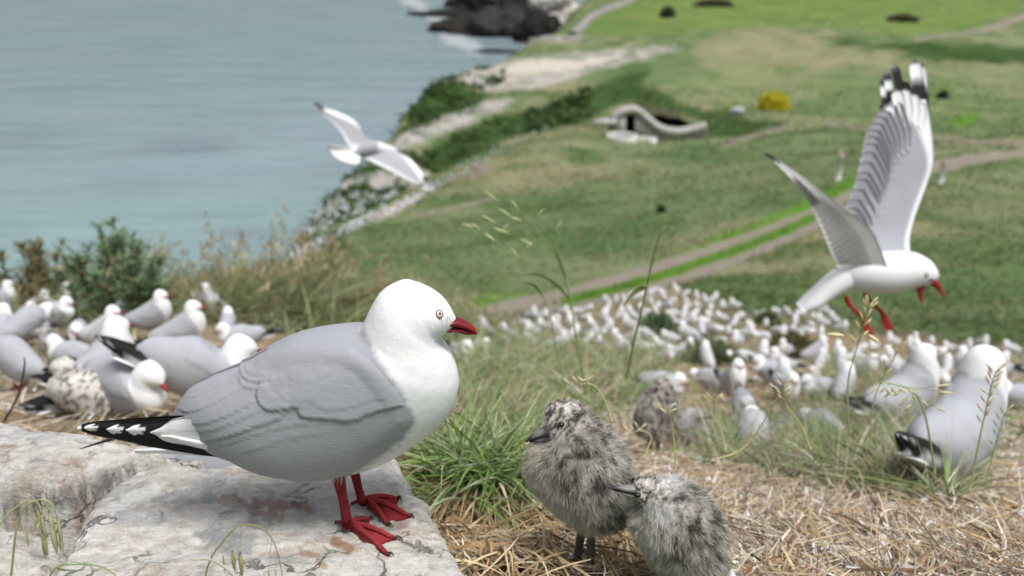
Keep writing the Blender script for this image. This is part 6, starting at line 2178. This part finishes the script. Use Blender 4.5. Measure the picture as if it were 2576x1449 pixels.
def build_tall_grass():
    """the bank of long grass along the cliff edge behind the left gulls"""
    mx = Mix()
    spots = [(450, 800, .20, .20), (520, 812, .32, .33), (590, 818, .36, .36), (660, 826, .36, .34), (730, 832, .34, .33), (800, 834, .34, .30), (870, 836, .32, .27), (940, 838, .32, .23), (1000, 842, .30, .18), (1060, 845, .26, .18), (1120, 850, .2, .12),
             (30, 790, .12, .18), (400, 800, .24, .2), (350, 812, .2, .22)]
    h = hit([s[0] for s in spots], [s[1] for s in spots])
    for (X, Y, sp, hh), c0 in zip(spots, h):
        for layer in range(2):
            for cl in range(9):
                n = 75
                q0 = c0 + np.array([rng.normal(0, .30), rng.normal(.25 + .55 * layer, .25), 0])
                tone = np.array([(.16, .23, .09), (.22, .28, .125), (.27, .30, .15), (.10, .16, .06), (.36, .32, .19), (.21, .15, .08), (.20, .28, .17)])[rng.choice(7, p=[.19, .2, .16, .15, .12, .07, .11])]
                wind = np.array([rng.normal(.18, .3), rng.normal(0, .25), 0])
                hc = hh * rng.uniform(.55, 1.3)
                p = q0 + np.stack([rng.normal(0, .07, n), rng.normal(0, .07, n), np.zeros(n)], -1)
                p[:, 2] = np.maximum(ground(p[:, 0], p[:, 1]), c0[2] - .25 - .25 * layer)
                a = rng.uniform(0, 2 * math.pi, n)
                d = np.stack([np.cos(a) * rng.uniform(.05, .7, n), np.sin(a) * rng.uniform(.05, .7, n), np.ones(n)], -1) + wind
                b = np.stack([np.cos(a), np.sin(a), -np.ones(n) * .9], -1) * rng.uniform(.15, .75, (n, 1)) + wind * .5
                c = tone * rng.uniform(.6, 1.4, (n, 1))
                L = rng.uniform(.5, 1.2, n) * hc
                v, f, cc = blades(p, d, L, rng.uniform(.006, .014, n), b, 5, .95, c, .4, None, c * .75 + np.array([.36, .31, .19]) * .35)
                mx.add(v, f, cc)
                m = 2                                                    # seed plumes
                e = p[:m] + unit(d[:m]) * (hc * rng.uniform(.95, 1.3, (m, 1)))
                v, f, cc = blades(p[:m], e - p[:m], np.linalg.norm(e - p[:m], axis=1), .004, np.zeros((m, 3)), 4, .6, np.array([.36, .32, .18])); mx.add(v, f, cc)
                r = np.repeat(e, 9, 0) + rng.normal(0, .012, (m * 9, 3)) - np.array([0, 0, 1]) * rng.uniform(0, .09, (m * 9, 1))
                v, f, cc = blades(r, rng.normal(0, .5, (m * 9, 3)) + [0.3, 0, 1], rng.uniform(.02, .05, m * 9), .011, rng.normal(0, .2, (m * 9, 3)), 2, .8, np.array([.50, .43, .27]) * rng.uniform(.7, 1.2, (m * 9, 1))); mx.add(v, f, cc)
    v, f, c = mx.arrays()
    tag(link('long_grass', new_mesh('long_grass', v, f, c, True, M_BLADE)), 'bank of long olive and tan grass along the cliff edge', kind='stuff')


build_tall_grass()


def weed(X, Y, hpx, spread, col, col2, label, nst=9, name='weed_plant', leaf=.05, up=1.0, dry=.2):
    c0 = hit([X], [Y])[0]; k = float(proj(c0)[2]) / F_
    H = hpx * k
    root = empty(name, c0)
    tag(root, label, 'plant', 'weeds on the cliff edge')
    ms, ml = Mix(), Mix()
    for i in range(nst):
        a = rng.uniform(0, 6.28); lean = rng.uniform(.05, .4) * spread
        hh = H * rng.uniform(.55, 1.05)
        q = np.array([[0, 0, -.05], [math.cos(a) * lean * .3, math.sin(a) * lean * .3, hh * .5], [math.cos(a) * lean, math.sin(a) * lean, hh]]) + np.array([rng.normal(0, spread * .22), rng.normal(0, spread * .2), 0])
        q = catmull(q, 8)
        v, f = tube(q, np.linspace(.005, .002, 8), 5); ms.add(v, f, np.array([.13, .13, .06]))
        n = 84
        u = rng.random(n) ** .8
        p = np.stack([np.interp(u * 7, np.arange(8), q[:, j]) for j in range(3)], -1)
        b = rng.uniform(0, 6.28, n)
        d = np.stack([np.cos(b), np.sin(b), rng.uniform(.5, 1.9, n) * up], -1)
        c = lerp3(np.broadcast_to(np.array(col), (n, 3)).copy(), col2, rng.random(n)) * rng.uniform(.75, 1.25, (n, 1))
        dr = rng.random(n) < dry
        c[dr] = np.array([.24, .17, .09])
        v, f, cc = blades(p, d, leaf * rng.uniform(.5, 1.5, n) * (1.2 - .7 * u), leaf * .13, np.stack([np.cos(b) * .1, np.sin(b) * .1, -.3 * np.ones(n)], -1), 3, .9, c, .4)
        ml.add(v, f, cc)
    v, f, c = ms.arrays(); part('stems', v, f, root, c, M_BLADE)
    v, f, c = ml.arrays(); part('leaves', v, f, root, c, M_BLADE)


weed(118, 800, 190, .22, (.24, .26, .12), (.32, .28, .15), 'brownish spiky weed at the far left against the sea', 11, leaf=.08, dry=.2)
weed(70, 800, 120, .2, (.20, .22, .10), (.32, .28, .15), 'low tan weed at the left of the brownish spiky one', 12, leaf=.08, dry=.2)
weed(285, 808, 235, .30, (.16, .25, .13), (.25, .34, .20), 'tallest dark green leafy weed standing against the sea', 14, leaf=.10, dry=.05)
weed(215, 800, 165, .22, (.16, .24, .13), (.24, .33, .19), 'dark green weed left of the tallest leafy one', 9, leaf=.09, dry=.08)
weed(375, 815, 175, .26, (.16, .25, .13), (.25, .34, .20), 'dark green weed right of the tallest leafy one', 10, leaf=.09, dry=.08)


# ------------------------------------------------------------------ single grasses with seed heads
def stalk(pts, y, rad, label, spikes=(), leaves=(), col=(.20, .22, .10), scol=(.40, .36, .20), drop=False, name='grass_stalk', group='single seeding grasses'):
    if name != 'twig':
        col = tuple(min(.6, a * 1.9) for a in col); scol = tuple(min(.72, a * 1.5) for a in scol); rad *= .55
    """pts: photo points from the root up, in the upright plane at distance y; spikes: (position 0..1, dx, dy px, length px, width px)"""
    px = catmull(pts, 26)
    q = on_plane(px[:, 0], px[:, 1], y)
    q = q + np.stack([np.zeros(26), .01 * np.sin(np.linspace(0, 3, 26)), np.zeros(26)], -1)
    k = y / F_ / .92
    base = q[0]
    root = empty(name, base)
    tag(root, label, 'grass', group)
    v, f = tube(q, np.linspace(rad, rad * .45, 26) * k, 7)
    part('stem', v, f, root, lerp3(np.broadcast_to(np.array(col), v.shape).copy(), scol, sstep(base[2], q[:, 2].max(), v[:, 2]) * .5), M_BLADE, origin=base)
    for (u, dx, dy, L, w) in spikes:
        if 'oat' in label: L, w = L * .62, w * .7
        i = u * 25
        p = np.array([np.interp(i, np.arange(26), q[:, j]) for j in range(3)])
        X, Y, d = proj(p)
        a = on_plane(float(X) + dx, float(Y) + dy, y)
        n = 9
        dr = unit(np.array([dx, 0, -dy]) + 1e-6) if not drop else np.array([dx * .02 / (abs(dx) + 1), 0, -1.0])
        b = a + dr * L * k
        ctr = a + (b - a) * np.linspace(0, 1, n)[:, None]
        pv, pf = tube(ctr, w * .5 * k * np.sin(np.linspace(.25, math.pi * .97, n)), 8, True, .6)
        c = np.array(scol) * (.75 + .5 * vnoise(pv * 900))[:, None]
        o = part('spikelet', pv, pf, root, c, M_STRAW, origin=base)
        tv, tf = tube(np.array([p, (p + a) / 2 + [0, 0, .001], a]), .7 * k, 5)
        part('pedicel', tv, tf, root, np.array(col) * np.ones((len(tv), 1)), M_BLADE, origin=base)
    for (u, ex, ey, w, bx, by) in leaves:
        i = u * 25
        p = np.array([np.interp(i, np.arange(26), q[:, j]) for j in range(3)])
        e = on_plane(float(ex), float(ey), y)
        m = on_plane(float(bx), float(by), y) if bx else (p + e) / 2 + [0, 0, .01]
        s = np.linspace(0, 1, 14)[:, None]
        ctr = (1 - s) ** 2 * p + 2 * s * (1 - s) * m + s ** 2 * e
        t = unit(np.gradient(ctr, axis=0)); sd = unit(np.cross(t, np.array([.2, 1., .3])))
        hw = (w * .5 * k * (1 - s ** 2) * np.minimum(1, .3 + 3 * s))
        nr = np.cross(sd, t)
        g = np.stack([ctr - sd * hw, ctr + nr * hw * .35, ctr + sd * hw], 1)
        g2 = g - nr[:, None] * .0004
        f1 = grid_faces(14, 3)
        part('leaf', np.concatenate([g.reshape(-1, 3), g2.reshape(-1, 3)]), np.concatenate([f1, f1[:, ::-1] + 42]), root, np.array(col) * 1.1 * np.ones((84, 1)), M_BLADE, origin=base)


def spikes_along(u0, u1, n, L, w, dx=10, dy=-6):
    return [(u, dx * (1 if i % 2 else -1) * random.uniform(.5, 1.2), dy * random.uniform(.6, 1.3), L * random.uniform(.8, 1.2), w) for i, u in enumerate(np.linspace(u0, u1, n))]


# blurred green oat grass right of the big gull's head
stalk([(1480, 1010), (1452, 860), (1432, 740), (1400, 650), (1360, 590), (1310, 535)], 1.9, 5, 'tall blurred green oat grass drooping right of the big gull\'s head',
      spikes=[(.60, -60, -30, 60, 13), (.66, -110, -40, 66, 13), (.72, 20, -30, 52, 12), (.78, -80, -50, 60, 13), (.84, -40, -20, 50, 12), (.90, 14, -16, 46, 12), (.95, -20, -24, 46, 11), (.99, -8, -10, 40, 10), (.62, -150, -80, 60, 12), (.7, -130, -110, 70, 12)],
      leaves=[(.46, 1375, 590, 9, 1405, 640), (.36, 1300, 700, 10, 1370, 665)], col=(.15, .215, .08), scol=(.30, .34, .16))
stalk([(1430, 1000), (1400, 880), (1380, 780), (1330, 690), (1262, 620), (1210, 578)], 2.0, 4, 'second blurred oat grass left of the tall drooping one',
      spikes=[(.62, -20, -30, 50, 11), (.70, 24, -22, 50, 11), (.78, -24, -18, 50, 12), (.86, 16, -20, 46, 11), (.93, -20, -14, 46, 11), (.99, -22, -8, 50, 11)],
      leaves=[(.45, 1305, 725, 9, 1335, 690)], col=(.16, .22, .085), scol=(.33, .36, .19))
stalk([(1575, 960), (1592, 880), (1612, 800), (1628, 730), (1642, 660), (1660, 590)], 1.55, 7, 'single tall dark stem with one hanging leaf left of the gull crowd',
      leaves=[(.60, 1566, 772, 17, 1600, 722)], spikes=[(.94, 4, -10, 40, 8), (.72, 4, -12, 44, 9)], col=(.12, .15, .05), scol=(.22, .22, .10))
# right: seeding brome in front of the largest right gull
stalk([(2138, 1110), (2136, 1040), (2140, 960), (2162, 880), (2184, 800), (2190, 768)], 1.25, 5, 'seeding grass standing in front of the flying gull\'s feet', spikes=spikes_along(.62, 1.0, 13, 26, 9, 5, -8) + [(.66, -40, -4, 44, 16), (.70, 14, 10, 44, 18)], col=(.22, .25, .11), scol=(.46, .42, .24))
stalk([(2352, 1190), (2345, 1120), (2330, 1040), (2300, 990), (2255, 972), (2215, 962)], 1.22, 6, 'drooping seed head across the largest right gull\'s back', spikes=spikes_along(.5, 1.0, 12, 34, 9, 14, 10) + [(.6, 60, -10, 40, 9), (.66, 80, 10, 46, 9), (.55, 50, 30, 40, 9)], col=(.20, .24, .09), scol=(.40, .37, .20))
stalk([(2440, 1230), (2462, 1150), (2484, 1060), (2500, 980), (2508, 935)], 1.2, 5, 'upright seed spike right of the largest gull', spikes=spikes_along(.45, 1.0, 16, 26, 10, 6, -8), col=(.24, .26, .12), scol=(.45, .38, .24))
stalk([(2475, 1240), (2500, 1170), (2520, 1100), (2530, 1040)], 1.2, 4, 'thin green seed spike at the right of the largest gull\'s breast', spikes=spikes_along(.5, 1.0, 10, 22, 8, 6, -8), col=(.20, .27, .11), scol=(.33, .36, .19))
stalk([(2190, 1120), (2200, 1030), (2230, 950), (2262, 880)], 1.3, 4, 'thin bent grass left of the leaning necked gull', spikes=spikes_along(.6, 1.0, 8, 22, 7, 5, -8), col=(.22, .25, .11), scol=(.42, .38, .22))
for pts, lab in (([(1700, 1180), (1698, 1120), (1690, 1060), (1672, 1030)], 'brown dry stem bent before the blurred chicks'), ([(1825, 1130), (1815, 1080), (1800, 1030), (1796, 1010)], 'pale dry seed stem right of the blurred chicks'),
                 ([(1620, 1150), (1640, 1110), (1618, 1092), (1590, 1092)], 'kinked pale straw by the taller chick\'s back'), ([(1540, 1060), (1520, 1010), (1490, 975), (1440, 972)], 'arched dry grass over the taller chick\'s head'),
                 ([(2040, 1130), (2020, 1080), (1985, 1030), (1962, 985)], 'dry flower stalk before the grey backed gull'), ([(1790, 1160), (1880, 1130), (1960, 1010), (1975, 960)], 'long dry stem leaning right mid slope')):
    stalk(pts, 1.15, 5, lab, spikes=spikes_along(.75, 1.0, 5, 24, 7, 8, -6), col=(.38, .30, .15), scol=(.50, .42, .26))
# dark twig among the left gulls
stalk([(10, 1060), (40, 1000), (55, 930), (60, 900)], 1.5, 3.5, 'dark bare twig at the left edge before the preening gull', col=(.06, .05, .035), scol=(.06, .05, .035), name='twig')
stalk([(560, 1040), (550, 1015), (546, 1005), (540, 998)], 1.3, 5, 'short dark twig poking up behind the rocks', col=(.12, .10, .08), scol=(.12, .10, .08), name='twig')
# foreground brome heads over the stone
stalk([(14, 1600), (28, 1400), (34, 1330), (52, 1290), (80, 1276), (108, 1278), (128, 1300), (140, 1340), (150, 1395)], .66, 6, 'drooping green brome head in the bottom left corner', drop=True,
      spikes=[(.42, 6, 20, 70, 9), (.5, 8, 30, 90, 12), (.58, 10, 24, 110, 18), (.64, 2, 40, 120, 24), (.72, 8, 20, 90, 16), (.8, 4, 20, 70, 12), (.88, 2, 10, 60, 9), (.36, 0, 46, 70, 10)], col=(.20, .24, .11), scol=(.34, .34, .19))
stalk([(-8, 1330), (10, 1305), (40, 1282), (62, 1276), (84, 1284), (96, 1310), (102, 1350)], .67, 5, 'second drooping brome arching in from the left edge', drop=True,
      spikes=[(.6, 4, 16, 60, 9), (.75, 3, 20, 80, 12), (.9, 2, 16, 90, 16), (.98, 0, 8, 80, 12)], col=(.21, .25, .12), scol=(.36, .35, .20))
stalk([(80, 1600), (120, 1455), (180, 1440), (250, 1444), (300, 1460)], .62, 6, 'green grass blade arching along the bottom edge', leaves=[(.3, 210, 1434, 8, 150, 1436)], col=(.17, .23, .10), scol=(.2, .25, .11))
stalk([(92, 1330), (104, 1290), (112, 1240)], .72, 5, 'short yellow tipped dry blade on the back rock edge', col=(.42, .30, .12), scol=(.50, .36, .15))
stalk([(484, 1600), (520, 1430), (552, 1380), (580, 1348), (610, 1338), (650, 1345), (680, 1372), (700, 1420), (712, 1470)], .66, 5, 'arching brome with hanging spikelets in front of the rock slab', drop=True,
      spikes=[(.30, 14, 34, 70, 18), (.36, 16, 60, 66, 9), (.46, -4, 66, 84, 20), (.74, -8, 80, 60, 7), (.84, -6, 40, 60, 6), (.22, 10, 20, 60, 9)], col=(.17, .20, .085), scol=(.27, .24, .11))
stalk([(640, 1520), (590, 1470), (545, 1440), (510, 1422), (480, 1412)], .63, 10, 'pale thick dry grass blade at the bottom edge before the slab', col=(.52, .47, .33), scol=(.45, .40, .26))


# ------------------------------------------------------------------ white feathers, droppings and flakes
def build_litter():
    n = 4200
    p = pick_ground(n, [(STRAWG, 1.0), (NEAR_R, .7), (ALLN, .35)], (.8, 5))
    a = rng.uniform(0, 6.28, n)
    d = np.stack([np.cos(a), np.sin(a), rng.normal(.15, .25, n)], -1)
    L = rng.uniform(.003, .014, n) * (1 + .14 * p[:, 1])
    c = np.where((rng.random(n) < .78)[:, None], np.array([.68, .665, .65]), np.array([.30, .12, .085])) * rng.uniform(.8, 1.1, (n, 1))
    v, f, cc = blades(p + np.stack([np.zeros(n), np.zeros(n), rng.uniform(.006, .024, n)], -1), d, L, L * rng.uniform(.3, .7, n), np.stack([np.zeros(n), np.zeros(n), rng.normal(0, .3, n)], -1), 3, .75, c, .5, (0, 0, 1.))
    tag(link('moulted_feathers', new_mesh('moulted_feathers', v, f, cc, True, M_FEATHER_FAR)), 'small white feathers and flakes scattered over the straw', kind='stuff')


build_litter()

# ------------------------------------------------------------------ the two blurred chicks and the young birds at the left
for src, X, Y, rz, sc, lab in ((chick_tall, 1636, 1150, math.radians(215), .95, 'blurred upright chick behind the taller one, facing away'), (chick_low, 1722, 1140, math.radians(150), .92, 'blurred dark round chick right of the upright blurred one'),
                               (chick_low, 138, 915, math.radians(30), .9, 'small grey chick on bare ground among the left gulls')):
    p = hit([X], [Y])[0]
    c = copy_thing(src)
    c.location = Vector(p.tolist()); c.rotation_euler = (0, 0, rz); c.scale = (sc,) * 3
    tag(c, lab, 'chick')
chick_tall['group'] = 'downy chicks'
